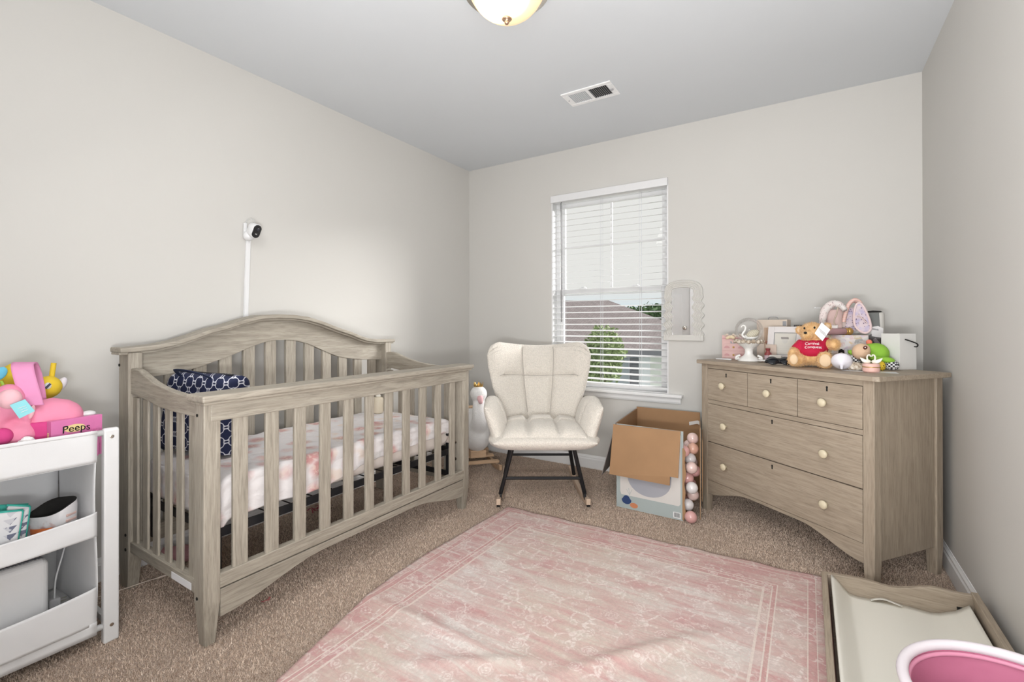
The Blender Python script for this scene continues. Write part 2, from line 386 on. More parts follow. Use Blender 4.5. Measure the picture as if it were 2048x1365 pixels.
for k in range(8):
    q = B(); z = -.04-k*.092; hpoly(q, [(3.65, 14.325, z), (3.85, 14.325, z), (3.85, 14.35, z+.03), (3.65, 14.35, z+.03)], [(3.65, 14.325, z-.05), (3.85, 14.325, z-.05), (3.85, 14.35, z-.05), (3.65, 14.35, z-.05)]); q.obj('slat', m_fascia, so, w=True)
wq = B(); hpoly(wq, [(2.75, 14.37, .05), (3.58, 14.37, .05), (3.58, 14.41, .05), (2.75, 14.41, .05)], [(2.75, 14.37, -.78), (3.58, 14.37, -.78), (3.58, 14.41, -.78), (2.75, 14.41, -.78)]); wq.obj('window', plain('dull_glass', (.35, .38, .42), .2, var=0), hz, w=True)
dw = B().box(-14, 6, 6, 12.2, -4.2, -4.17).obj('bounce_slab', plain('pale_concrete', (.72, .70, .67), .8, var=.05)); tag(dw, kind='structure')  # unseen pale slab added to bounce daylight onto the house wall
lawn = B().box(-60, 40, 3.9, 90, -4.3, -4.2).obj('ground_outside', m_lawn); tag(lawn, kind='structure')
m_leaf = [plain('leaf_green', (.30, .38, .17), .8, var=.3), plain('leaf_far', (.11, .19, .08), .9, var=.3), plain('leaf_red', (.3, .1, .08), .8, var=.3)]
m_bark = plain('bark', (.12, .08, .05), .9, var=.2)
def leafy(name, label, c, rad, n, leaf, mat, ground=-4.2, group=None, seed=1):
    r2 = np.random.default_rng(seed); c = Vector(c)
    th = thing(name, label, 'tree', (c.x, c.y, ground), 0, group)
    B().tube([(c.x, c.y, ground), (c.x+.05, c.y, c.z)], lambda t: .09*(1-.6*t), 8).obj('trunk', m_bark, th, w=True)
    b = B(); vs = []; fs = []
    for i in range(n):
        d = r2.normal(size=3); d /= np.linalg.norm(d); rr = r2.uniform(.55, 1.0)*(1+.25*mnoise.noise(Vector(d)*2.3+Vector((seed, 0, 0))))
        p = c+Vector(d*rr*np.array(rad)); a = Vector(r2.normal(size=3)).normalized()*leaf; q = Vector(r2.normal(size=3)).normalized()*leaf*.6
        k = len(vs); vs += [p-a, p+q, p+a, p-q]; fs.append((k, k+1, k+2, k+3))
    b.add(vs, fs); b.ell(c, [x*.62 for x in rad]); o = b.obj('foliage', mat, th, w=True); tag(o, kind='stuff'); return th
def ol(u, v, d): return HM @ Vector(((u-1024)/936.3*d, d, (649.3-v)/936.3*d))
leafy('tree', 'young leafy green tree standing before the house outside the window', ol(1206, 712, 9.5), (.42, .42, .62), 2200, .05, m_leaf[0], seed=3)
leafy('shrub_tree', 'broad low green bush at the left before the house outside', ol(1165, 742, 12), (.75, .6, .55), 2200, .06, m_leaf[0], seed=4)
for i, (u, v, d, r_) in enumerate(((1262, 620, 46, 1.1), (1290, 622, 38, 1.15), (1318, 618, 46, 1.3), (1350, 626, 38, 1.2), (1140, 622, 40, 1.1))):
    lab = ['distant tree just over the hip of the roof outside', 'dark distant tree just right of the roof slope', 'taller distant tree beyond the roof at the right pane edge', 'distant tree half behind the mirror frame outside', 'distant tree left of the roof ridge'][i]
    leafy('distant_tree', lab, ol(u, v+24, d), (r_, r_, r_*1.35), 900, .22, m_leaf[1], -4.2, 'trees beyond the roof', 10+i)

# ------------------------------------------------------------------ blind
bl = thing('window_blind', 'white horizontal slat blind hanging in the window', 'blind', (-1.283, YB+.03, WZ1-.02))
xa, xb = WX0+.013, WX1-.013
hr = B().box(WX0+.002, WX1-.002, YB-.022, YB-.008, WZ1-.052, WZ1+.002).box(xa, xb, YB+.001, YB+.058, WZ1-.05, WZ1-.014)
hr.obj('headrail', m_white, bl, w=True, bevel=.002)
slat = B(); sw = .048; ya = YB+.012
def slatprof(p, s): return Vector((xa if s == 0 else xb, p[0], p[1]))
prof = [(-.024+.048*i/4, .0012*math.sin(PI*i/4)+.0022) for i in range(5)]+[(.024-.048*i/4, .0012*math.sin(PI*i/4)) for i in range(5)]
A_ = R(9)
slat.prism([(p[0]*cos(A_)-p[1]*sin(A_), p[0]*sin(A_)+p[1]*cos(A_)) for p in prof], slatprof)
# local coordinates of the blind root
s0 = None; zs = [WZ1-.10-i*.0462 for i in range(30)]
I_ = rootmat(bl).inverted()
for i, z in enumerate(zs):
    loc = I_ @ Vector((0, YB+.036, z))
    if s0 is None:
        s0 = slat.obj('slat', m_white, bl); s0.location = (1.283, loc.y, loc.z)
    else: dup(s0, (1.283, loc.y, loc.z))
zb = zs[-1]-.04
B().box(xa, xb, YB+.012, YB+.060, zb-.008, zb+.010).obj('bottom_rail', m_white, bl, w=True, bevel=.003)
m_cord = plain('blind_cord', (.62, .63, .66), .8, var=0)
for cx in (xa+.085, -1.33, -1.03):
    b = B()
    for yy in (YB+.010, YB+.062): b.tube([(cx, yy, WZ1-.05), (cx, yy, zb)], .0011, 6)
    b.tube([(cx+.012, YB+.010, WZ1-.05), (cx+.012, YB+.010, zb)], .0009, 6)
    b.obj('ladder_cord', m_cord, bl, w=True)
B().tube([(-1.655, YB-.004, WZ1-.06), (-1.650, YB-.008, 1.12)], .0036, 8).obj('tilt_wand', m_grey, bl, w=True, smooth=True)
B().tube([(-1.655, YB+.02, WZ1-.045), (-1.655, YB-.005, WZ1-.058)], .003, 6).obj('wand_hook', m_grey, bl, w=True)

# ------------------------------------------------------------------ ceiling lamp and vent
cl_ = thing('ceiling_light', 'flush ceiling lamp with a warm lit frosted glass bowl', 'ceiling light', (-1.035, 1.60, H))
B().lathe([(.175, -.022), (.180, -.014), (.176, -.006), (.165, 0)], n=48).obj('mounting_ring', m_nickel, cl_, smooth=True, bevel=.002)
tb_ = NT('lit_glass_bowl', .4, (.9, .75, .5)); xy = tb_.xyz()
def spot(px, py):
    dx_ = tb_.ma('SUBTRACT', xy[0], px); dy_ = tb_.ma('SUBTRACT', xy[1], py)
    return tb_.ma('SQRT', tb_.ma('ADD', tb_.ma('MULTIPLY', dx_, dx_), tb_.ma('MULTIPLY', dy_, dy_)))
dd = tb_.ma('MINIMUM', spot(-.055, -.03), spot(.055, -.045))
tb_.ln(tb_.ramp(dd, [(.02, (1, .88, .62)), (.055, (1, .72, .40)), (.10, (1, .62, .30))]), tb_.b.inputs['Emission Color'])
tb_.ln(tb_.ma('ADD', .55, tb_.ma('MULTIPLY', 3.4, tb_.ramp(dd, [(.015, 1.0), (.075, 0.0)]))), tb_.b.inputs['Emission Strength'])
B().lathe([(.004, -.128), (.03, -.127), (.06, -.119), (.09, -.104), (.115, -.084), (.135, -.060), (.150, -.034), (.155, -.018)], n=48).obj('glass_bowl', tb_.m, cl_, smooth=True)
B().lathe([(.002, -.156), (.007, -.153), (.010, -.147), (.007, -.142), (.016, -.138), (.021, -.133), (.016, -.128)], n=20).obj('finial', plain('copper_nickel', (.55, .36, .25), .3, .9, var=0), cl_, smooth=True)
vt = thing('ceiling_vent', 'white rectangular air register with two banks of louvres in the ceiling', 'vent', (-1.095, 2.61, H))
vx0, vx1, vy0, vy1 = -.155, .155, -.088, .088
f = B().box(vx0, vx1, vy0, vy0+.028, -.008, 0).box(vx0, vx1, vy1-.028, vy1, -.008, 0).box(vx0, vx0+.035, vy0+.028, vy1-.028, -.008, 0).box(vx1-.035, vx1, vy0+.028, vy1-.028, -.008, 0).box(-.010, .010, vy0+.028, vy1-.028, -.008, 0)
f.obj('frame', m_trim, vt, bevel=.003)
B().box(.008, vx1-.03, vy0+.02, vy1-.02, -.002, -.0005).obj('opening_shade', m_dark, vt)  # flat dark sheet, stands in for the shade behind the right louvres
l0 = None
for side, tilt in ((-1, 38), (1, 78)):
    for k in range(10):
        x = side*(.018+k*.0112) if side > 0 else -.018-k*.0112
        hw_ = .0045 if side < 0 else .0030; b = B().box(-hw_, hw_, vy0+.026, vy1-.026, -.0008, .0008, Matrix.Rotation(R(tilt), 4, 'Y'))
        o = b.obj('louvre', m_trim if side < 0 else m_grey, vt); o.location = (x, 0, -.0055)
B().box(vx1-.030, vx1-.012, -.004, .004, -.016, -.007).obj('lever', m_grey, vt)
for sx_ in (-1, 1): B().lathe([(.004, -.010), (.004, -.008)], (sx_*.138, 0, 0), 10).obj('screw', m_grey, vt)

# ------------------------------------------------------------------ crib
CY0, CY1 = .765, 2.238
crib = thing('crib', 'grey oak baby crib with slatted sides and arched back against the left wall', 'crib', (-2.09, 1.50, 0))
def cpart(b, name, m, parent=None, bevel=.003, **k): return b.obj(name, m, parent or crib, w=True, bevel=bevel, **k)
XF, XBK = -1.715, -2.45     # front face, rear of the headboard
# front posts, tapering legs
for (y0, y1) in ((.778, .833), (2.180, 2.236)):
    b = B(); yc = (y0+y1)/2
    secs = [(0, .62), (.15, 1.0), (.84, 1.0)]; vs = []
    for z, k in secs:
        hx, hy = .034*k, (y1-y0)/2*k
        vs += [(-1.753-hx, yc-hy, z), (-1.753+hx, yc-hy, z), (-1.753+hx, yc+hy, z), (-1.753-hx, yc+hy, z)]
    fs = [(3, 2, 1, 0), (8, 9, 10, 11)]+[(r*4+i, r*4+(i+1) % 4, (r+1)*4+(i+1) % 4, (r+1)*4+i) for r in range(2) for i in range(4)]
    p = cpart(b.add(vs, fs), 'front_post', wz, bevel=.004)
    e = y0-.0005 if y0 < 1 else y0-.0005
    for z in (.79, .165): B().lathe([(.0055, 0), (.0055, .002)], n=12, M=Matrix.Rotation(R(90), 3, 'X')).add([], []).obj('bolt_hole', m_dark, p).location = (-1.762+2.09, e-1.50, z)
# back posts
for (y0, y1) in ((.785, .835), (2.172, 2.222)):
    b = B(); vs = []
    for z, k in ((0, .8), (.15, 1), (.985, 1)):
        yc = (y0+y1)/2; hy = (y1-y0)/2*k; vs += [(-2.462, yc-hy, z), (-2.362-.02*(1-k)*5, yc-hy, z), (-2.362-.02*(1-k)*5, yc+hy, z), (-2.462, yc+hy, z)]
    fs = [(3, 2, 1, 0), (8, 9, 10, 11)]+[(r*4+i, r*4+(i+1) % 4, (r+1)*4+(i+1) % 4, (r+1)*4+i) for r in range(2) for i in range(4)]
    p = cpart(b.add(vs, fs), 'back_post', wz, bevel=.004)
    for z in (.23, .17): B().lathe([(.006, 0), (.006, .003)], n=12, M=Matrix.Rotation(R(90), 3, 'X')).obj('bolt_hole', m_dark, p).location = (-2.385+2.09, y0-1.50, z)
    B().lathe([(.006, 0), (.006, .003)], n=12, M=Matrix.Rotation(R(90), 3, 'X')).obj('bolt_hole', m_dark, p).location = (-2.452+2.09, y0-1.50, .93)
# front rail, cap
cpart(B().box(-1.745, -1.717, .80, 2.21, .768, .836), 'front_top_rail', wy)
cpart(B().box(-1.81, -1.690, .762, 2.252, .838, .862), 'front_cap', wy, bevel=.006)
cpart(B().box(-1.81, -1.700, .770, 2.244, .828, .838), 'cap_moulding', wy, bevel=.003)
cpart(B().box(-1.750, -1.716, .83, 2.184, .190, .240), 'front_bottom_rail', wy)
# arched apron under the bottom rail
n = 24; top = [(y, .184) for y in (.833, 2.181)]; low = []
for i in range(n+1):
    y = .833+(2.181-.833)*i/n; e_ = min(1, min(i, n-i)/(n*.30)); low.append((y, .088+.068*(e_*e_*(3-2*e_))))
cpart(B().prism([top[0]]+low+[top[1]], lambda p, s: Vector((-1.752 if s == 0 else -1.720, p[0], p[1]))), 'front_apron', wy, bevel=.002)
# front slats
s0 = None
fy = [.868, .985, 1.101, 1.217, 1.336, 1.453, 1.570, 1.688, 1.805, 1.929, 2.050]
for y in fy:
    o_ = .015*y/1.72; cpart(B().box(-1.737, -1.722, y+o_, y+.061, .236, .772), 'front_slat', wz)
# side panels: shaped top rail, bottom rail, six slats
def side(yc):
    Xs = [(-2.452, .912), (-2.40, .918), (-2.33, .920), (-2.29, .915), (-2.24, .898), (-2.17, .878), (-2.09, .862), (-2.0, .852), (-1.90, .846), (-1.80, .842)]
    lw = [(-1.80, .776), (-1.95, .776), (-2.10, .783), (-2.22, .800), (-2.32, .812), (-2.452, .812)]
    cpart(B().prism(Xs+lw, lambda p, s: Vector((p[0], yc-.014 if s == 0 else yc+.014, p[1]))), 'side_top_rail', wx, bevel=.004)
    r = cpart(B().box(-2.38, -1.775, yc-.016, yc+.016, .160, .204), 'side_bottom_rail', wx)
    sx0 = [-2.367, -2.269, -2.176, -2.072, -1.977, -1.880]; f0 = None
    for x in sx0:
        if f0 is None: f0 = cpart(B().box(x, x+.048, yc-.007, yc+.003, .20, .80), 'side_slat', wz)
        else: dup(f0, (x-sx0[0], 0, 0))
    return r
r1 = side(.808); side(2.20)
lb = B().box(-1.985, -1.835, .7895, .7915, .166, .190).obj('paper_label', plain('label_paper', (.80, .80, .82), .6, var=0), r1, w=True)
tag(lb, 'white printed sticker')
m_ink = plain('ink_grey', (.18, .18, .2), .7, var=0)
# headboard
cp = [(.757, 1.006), (.80, 1.006), (.881, 1.013), (.956, 1.028), (1.037, 1.055), (1.101, 1.080), (1.168, 1.096), (1.262, 1.128), (1.34, 1.148), (1.432, 1.155), (1.52, 1.153), (1.60, 1.144), (1.70, 1.118), (1.78, 1.090), (1.824, 1.076), (1.896, 1.056), (1.96, 1.032), (2.02, 1.014), (2.10, 1.004), (2.215, 1.002)]
ce = [(float(y), interp(cp, y)) for y in np.linspace(.757, 2.250, 70)]
def strip(x0, x1, up, dn): # band following the curve
    b = B(); vs = []; n = len(ce)
    for (y, z) in ce: vs += [(x0, y, z-dn), (x1, y, z-dn), (x1, y, z-up), (x0, y, z-up)]
    fs = [(0, 1, 2, 3), tuple((n-1)*4+i for i in (3, 2, 1, 0))]+[(i*4+j, (i+1)*4+j, (i+1)*4+(j+1) % 4, i*4+(j+1) % 4) for i in range(n-1) for j in range(4)]
    return b.add(vs, fs)
cpart(strip(-2.468, -2.355, 0, .020), 'headboard_cap', wy, bevel=.004)
cpart(strip(-2.455, -2.370, .020, .030), 'cap_moulding', wy, bevel=.002)
le = [(.833, .872), (.92, .876), (.996, .887), (1.06, .899), (1.101, .912), (1.215, .949), (1.313, .988), (1.38, 1.008), (1.432, 1.017), (1.50, 1.017), (1.562, 1.010), (1.63, .992), (1.688, .967), (1.772, .930), (1.83, .908), (1.896, .893), (2.011, .877), (2.134, .869), (2.174, .869)]
ys = np.linspace(.835, 2.173, 60)
poly = [(float(y), interp(le, y)) for y in ys]+[(float(y), interp(cp, y)-.028) for y in ys[::-1]]
vs = []; n = 60
b = B()
for y in ys: vs += [(-2.430, y, interp(le, y)), (-2.402, y, interp(le, y)), (-2.402, y, interp(cp, y)-.028), (-2.430, y, interp(cp, y)-.028)]
fs = [(0, 1, 2, 3), tuple((n-1)*4+i for i in (3, 2, 1, 0))]+[(i*4+j, (i+1)*4+j, (i+1)*4+(j+1) % 4, i*4+(j+1) % 4) for i in range(n-1) for j in range(4)]
cpart(b.add(vs, fs), 'headboard_panel', wy, bevel=.002)
for i in range(11):
    y = .932+i*.1140; zt = interp(le, y+.029)+.03
    cpart(B().box(-2.428, -2.408, y, y+.058, .20, zt), 'back_slat', wz)
cpart(B().box(-2.432, -2.402, .833, 2.174, .160, .232), 'back_bottom_rail', wy)
# black spring frame
mf = B().box(-2.385, -2.375, .85, 2.16, .342, .374).box(-1.782, -1.772, .85, 2.16, .342, .374).box(-2.385, -1.772, .85, .86, .342, .374).box(-2.385, -1.772, 2.15, 2.16, .342, .374)
for k in range(12): mf.tube([(-2.385, .95+k*.1, .360), (-1.775, .95+k*.1, .360)], .003, 6)
sp = mf.obj('spring_frame', m_black, crib, w=True, bevel=.002)
for (x, y) in ((-2.36, .862), (-1.80, .862), (-2.36, 2.135), (-1.80, 2.135)): B().box(x-.015, x+.015, y, y+.006, .20, .40).obj('frame_bracket', m_black, crib, w=True, bevel=.001)
B().box(-2.36, -1.80, 2.138, 2.146, .205, .235).obj('cross_bar', m_black, crib, w=True)
B().box(-1.79, -1.775, 2.10, 2.172, -.006, .006, Matrix.Translation((0, 0, .475)) @ Matrix.Translation((0, 2.14, 0)) @ Matrix.Rotation(R(35), 4, 'X') @ Matrix.Translation((0, -2.14, 0))).obj('frame_hook', m_black, crib, w=True, bevel=.002)
for (z) in (.40, .30): B().lathe([(.008, 0), (.009, .002), (.004, .003)], n=12, M=Matrix.Rotation(R(90), 3, 'X')).obj('bolt', m_nickel, crib).location = (-1.775+2.09, 2.179-1.5, z)

# mattress in a loose floral sheet
t = NT('floral_sheet', .85); f1 = t.noise(11, detail=5, dist=1.2); f2 = t.noise(23, t.mp((1, 1, 1), (0, 0, 1)), 4, 1.5); f3 = t.vor(9, t.mix(.08, t.co(), t.noise(5), 'ADD'))
c = t.mix(t.ramp(f3, [(.20, 1.0), (.46, 0.0)]), (.84, .80, .80), t.mix(t.ramp(f2, [(.42, 0.0), (.56, 1.0)]), (.78, .56, .50), (.66, .34, .33)))
c = t.mix(t.ramp(f1, [(.60, 0.0), (.68, .7)]), c, (.66, .64, .62)); c = t.mix(t.ramp(t.noise(8, t.mp(rot=(1, 0, 0)), 2), [(.58, 0.0), (.66, .5)]), c, (.80, .62, .48))
t.col(c).bump(t.noise(18, t.mp((1, .5, 1)), 3, 1.0), .6, .012).set(Sheen_Weight=.2); m_floral = t.m
mt = thing('crib_mattress', 'crib mattress in a rumpled white sheet with pink flowers', 'mattress', (-2.08, 1.5, .376))
mx0, mx1, my0, my1, mz0, mz1 = -2.372, -1.790, .868, 2.135, .376, .545
B().cushion(lambda u, v: ((mx0+mx1)/2+u*(mx1-mx0)/2, (my0+my1)/2+v*(my1-my0)/2, (mz0+mz1)/2-.01), lambda u, v: .07, lambda u, v: .07, 24, 40, 30).obj('mattress_core', plain('mattress_cover', (.84, .76, .70), .8), mt, w=True, smooth=True)
def sheet(u, v):
    # u: around the section from low front edge over the top to the wall side; v: along
    y = my0-.008+(my1-my0+.016)*v; a = u*3
    if a < 1: x = mx1+.012+.006*mnoise.noise(Vector((y*9, a*3, 1))); zb_ = interp([(.86, .392), (1.3, .402), (1.6, .442), (2.14, .472)], y)+.018*mnoise.noise(Vector((y*3.6, 0, 3))); z = zb_+(mz1-.012-zb_)*a
    elif a < 2: x = mx1+.010-(a-1)*(mx1-mx0+.02); z = mz1+.002
    else: x = mx0-.010; z = mz1-.012-(a-2)*.14
    fx = max(0, 1-abs(a-1)*12)*.0; r_ = 7*mnoise.noise(Vector((x*3, y*9, 0)))
    z += .006*mnoise.noise(Vector((x*7, y*14, 2)))+.003*mnoise.noise(Vector((x*20, y*30, 7)))
    x += .006*mnoise.noise(Vector((z*20, y*16, 9)))*(1 if a < 1 else 0)
    ed = max(0, 1-min(v, 1-v)*22); z -= ed*ed*.03
    return (x, y, z)
so = B().grid(sheet, 72, 120).obj('fitted_sheet', m_floral, mt, w=True, smooth=True, solid=.003)
for (yy, s_) in ((my0-.012, -1), (my1+.012, 1)):
    B().grid(lambda u, v: (mx0-.008+(mx1-mx0+.018)*u, yy+.006*mnoise.noise(Vector((u*9, v*4, s_))), .390+(mz1-.022-.390)*v+.012*mnoise.noise(Vector((u*8, 0, s_*3)))*(1-v)), 30, 10).obj('sheet_end', m_floral, mt, w=True, smooth=True, solid=.002)
# cream bottle
bt = thing('baby_bottle', 'small cream cylindrical baby bottle standing at the far end of the mattress', 'bottle', (-2.262, 2.02, .548))
B().lathe([(.022, 0), (.030, .004), (.032, .012), (.032, .088), (.028, .098), (.016, .102)], n=24).obj('body', plain('cream_plastic', (.72, .64, .50), .35, var=0), bt, smooth=True)
B().lathe([(.016, .102), (.017, .108), (.010, .118), (.004, .122)], n=20).obj('cap', plain('cream_cap', (.80, .76, .68), .3, var=0), bt, smooth=True)

# ------------------------------------------------------------------ diaper bag
t = NT('navy_lattice', .7)
def lattice(t, ax, ay, sc, w):
    X = t.ma('MULTIPLY', ax, sc); Y = t.ma('MULTIPLY', ay, sc)
    v = t.ma('ADD', t.ma('COSINE', X), t.ma('COSINE', Y)); v = t.ma('ADD', v, t.ma('MULTIPLY', .5, t.ma('MULTIPLY', t.ma('COSINE', t.ma('MULTIPLY', X, 2)), t.ma('COSINE', t.ma('MULTIPLY', Y, 2)))))
    return t.ramp(t.ma('ABSOLUTE', v), [(w, 1.0), (w+.12, 0.0)])
o_ = t.xyz(); nrm = t.n('NewGeometry').outputs['Normal']
sxy = t.ma('ADD', o_[0], o_[1])
l1 = lattice(t, t.ma('ADD', o_[0], t.ma('MULTIPLY', o_[1], .8)), o_[2], 105, .22)
t.col(t.mix(l1, (.006, .012, .055), (.66, .67, .74))); m_lat = t.m
m_navy = plain('navy_webbing', (.010, .017, .05), .6, var=0)
bag = thing('diaper_bag', 'navy diaper bag with white lattice print standing on the crib mattress', 'bag', (-2.195, 1.0, .560), R(10))
b = B().cushion(lambda u, v: (u*(.185+.012*v), .0+.02*v, .165+.165*v), lambda u, v: .085-.01*v, lambda u, v: .085-.01*v, 36, 36, 10, 10)
for i, q in enumerate(b.v): q.y += .006*mnoise.noise(Vector((q.x*14, q.y*9, q.z*12))); q.z += (.012*mnoise.noise(Vector((q.x*9, 4, q.y*5))) if q.z > .25 else 0)
b.obj('bag_body', m_lat, bag, smooth=True)
b = B().tube(catmull([(-.085, -.045, .318), (-.075, -.075, .345), (-.02, -.085, .350), (.05, -.085, .345), (.09, -.06, .330), (.095, -.045, .318)], 8), lambda t: (.0035, .011), 8); b.obj('carry_handle', m_navy, bag, smooth=True)
b = B().tube(catmull([(-.175, -.03, .29), (-.198, -.06, .20), (-.200, -.075, .10), (-.19, -.075, .03), (-.15, -.07, .01)], 8), lambda t: (.012, .004), 8); b.obj('shoulder_strap', m_navy, bag, smooth=True)
B().tube([(-.16, 0, .334), (.17, 0, .330)], .004, 6).obj('zip', m_blackp, bag)
b = B().cushion(lambda u, v: (.02+u*.12, -.094+.0*v, .12+.09*v), lambda u, v: .014, lambda u, v: .012, 20, 20, 8); b.obj('front_pocket', m_lat, bag, smooth=True)
B().box(-.203, -.175, -.062, -.045, .225, .245).obj('buckle', m_blackp, bag, bevel=.002)

# ------------------------------------------------------------------ things under the crib
rl = thing('pink_roll', 'dusty pink rolled mat lying under the crib by the wall', 'roll', (-2.43, 1.03, .0))
B().tube([(-2.50, .96, .042), (-2.37, 1.10, .042)], .036, 20).obj('rolled_fabric', plain('dusty_pink', (.52, .27, .30), .7), rl, w=True, smooth=False, bevel=.004)
B().tube([(-2.446, 1.018, .042), (-2.440, 1.025, .042)], .0375, 20).obj('band', plain('pink_band', (.72, .45, .48), .5, var=0), rl, w=True)
rbn = B()
for k in range(7):
    a = k*1.1; c = Vector((-2.47+.012*k, 1.70+.010*(k % 3), .012)); rbn.tube(catmull([c, c+Vector((.03*cos(a), .03*sin(a), .012)), c+Vector((.045*cos(a+.6), .045*sin(a+.6), .004))], 5), lambda t: (.0012, .004), 6)
tag(rbn.obj('ribbon', plain('dark_red', (.30, .05, .07), .6, var=0)), 'small tangled dark red ribbon under the crib near the wall', 'ribbon')
sc_ = B()
for k in range(4):
    a = k*.8; c = Vector((-1.815+.006*k, 1.03+.006*k, .014)); sc_.tube([c, c+Vector((.018*cos(a), .018*sin(a), .004))], lambda t: (.001, .003), 6)
tag(sc_.obj('scrap', plain('scrap_pink', (.50, .16, .16), .6, var=0)), 'tiny red scrap on the carpet in front of the crib', 'scrap')
cb = B().tube(catmull([(-2.44, .60, .012), (-2.40, .68, .014), (-2.378, .773, .014), (-2.365, .84, .016), (-2.357, .893, .014)], 8), .0022, 6)
cb2 = thing('charging_cord', 'thin white charging cord lying on the carpet beside the crib leg', 'cord', (-2.378, .773, .0))
cb.obj('cable', plain('cord_white', (.70, .60, .52), .5, var=0), cb2, w=True, smooth=True)
B().tube([(-2.358, .884, .014), (-2.350, .925, .015)], .0045, 8).obj('plug_end', plain('cord_end', (.66, .55, .48), .5, var=0), cb2, w=True, bevel=.001)

# ------------------------------------------------------------------ monitor on the wall and its cord cover
t1 = B().prism([(-.013, 0), (.013, 0), (.013, .006), (.009, .013), (-.009, .013), (-.013, .006)], lambda p, s: Vector((XL+p[1], (1.352 if s == 0 else 1.384)+p[0], (.62 if s == 0 else 1.565))))
tag(t1.obj('cord_cover', m_white, smooth=False, bevel=.002), 'white vertical cord cover tube running down the left wall behind the crib', 'cord cover')
mon = thing('baby_monitor', 'white wall mounted baby monitor camera with black face above the crib', 'camera', (XL, 1.375, 1.60))
b = B().ell((.022, .0, -.02), (.026, .028, .028)).tube([(0, 0, -.02), (.03, 0, -.02)], .018, 14); b.obj('mount', m_white, mon, smooth=True)
Mh = frame((.060, .010, .006), (-.15, 1, -.16), (.34, .15, 1.0))   # face towards the crib, looking down
vs = []; b = B()
def cap(k, r0, r1, h): # rounded capsule section at depth k
    return [Vector((r0*cos(a), (h if sin(a) > 0 else -h)+r0*sin(a), k)) for a in [2*PI*i/24 for i in range(24)]]
def loft(b, rings):
    n = len(rings[0]); base = [p for r in rings for p in r]
    fs = [(i*n+k, i*n+(k+1) % n, (i+1)*n+(k+1) % n, (i+1)*n+k) for i in range(len(rings)-1) for k in range(n)]+[tuple(range(n-1, -1, -1)), tuple((len(rings)-1)*n+k for k in range(n))]
    return b.add(base, fs)
rg = [[Mh @ p for p in cap(k, r, r, .014)] for k, r in ((-.030, .016), (-.026, .024), (.016, .026), (.020, .023))]
h1 = loft(b, rg).obj('camera_body', m_white, mon, smooth=True, bevel=.001)
rg = [[Mh @ p for p in cap(k, r, r, .014)] for k, r in ((.019, .0215), (.024, .0215), (.0245, .019))]
loft(B(), rg).obj('camera_face', m_blackp, mon, smooth=False)
B().lathe([(.007, 0), (.008, .003), (.005, .004)], n=16, M=Mh.to_3x3()).obj('lens', plain('lens', (.05, .05, .06), .05, var=0), h1).location = Mh @ Vector((0, .012, .0245))
text('logo_mark', 'wi', m_white, mon, .012, Mh @ Matrix.Translation((0, -.014, .0252)))
B().tube(catmull([(.012, -.012, .015), (.02, -.012, .055), (.035, .004, .072), (.045, .02, .06), (.045, .02, .03)], 8), .0022, 6).obj('cable', plain('cable_grey', (.55, .55, .54), .5, var=0), mon, smooth=True)
B().box(.008, .020, -.022, -.006, -.005, .048).obj('plug', m_white, mon, bevel=.002)

# ------------------------------------------------------------------ rocking chair (local: viewer faces +y)
t = NT('boucle', .95, (.80, .765, .70)); q1 = t.noise(150, detail=4); q2 = t.vor(140)
t.col(t.mix(1, (.79, .735, .66), t.ramp(q2, [(.1, 1.0), (.7, .84)]), 'MULTIPLY')).bump(t.mix(.5, q1, q2), .9, .006).set(Sheen_Weight=.3); m_bcl = t.m
m_seam = plain('seam', (.42, .39, .35), .9, var=0)
ch = thing('rocking_chair', 'cream boucle wing back rocking chair with black metal legs beside the window', 'chair', (-1.41, 2.58, 0), R(32.3))
def sstep(a, b, x): t = min(1, max(0, (x-a)/(b-a))); return t*t*(3-2*t)
def bmid(u, v):
    # v -1 bottom (seat) .. 1 top
    s = (v+1)/2; hw = interp([(0, .225), (.25, .268), (.5, .315), (.75, .346), (.9, .355), (.96, .348), (1, .325)], s)
    zt = .985-.038*(1-abs(u)**1.6)-.055*max(0, (abs(u)-.80)/.20)**2; z = .40+(zt-.40)*s
    y = .335+.155*s-.19*abs(u)**2.3*(.55+.45*s)*(1 if s < .8 else 1)
    return (u*hw, y, z)
def bth(u, v):
    s = (v+1)/2; g = 0
    for c in (-.335, .335): g = max(g, math.exp(-((u-c)/.030)**2))
    g2 = math.exp(-((s-.60)/.016)**2)*(1 if abs(u) < .8 else 0)
    return .052-.017*max(g, g2)-.012*max(math.exp(-((abs(u)-.335)/.10)**2), math.exp(-((s-.60)/.06)**2)*.8)
B().cushion(bmid, bth, lambda u, v: .045, 90, 90, 7).obj('backrest', m_bcl, ch, smooth=True)
def seam(f, rng_, n=24, off=.0365):
    pts = []
    for i in range(n+1):
        u, v = f(rng_[0]+(rng_[1]-rng_[0])*i/n); h = 1e-3; c = Vector(bmid(u, v)); N = (Vector(bmid(u+h, v))-Vector(bmid(u-h, v))).cross(Vector(bmid(u, v+h))-Vector(bmid(u, v-h))).normalized()
        pts.append(c+N*(bth(u, v)+.0035))
    return pts
for c in (-.335, .335): B().tube(seam(lambda q: (c, q), (-.7, .93)), .0022, 6).obj('seam', m_seam, ch, smooth=True)
B().tube(seam(lambda q: (q, .2), (-.90, .90)), .0022, 6).obj('seam', m_seam, ch, smooth=True)
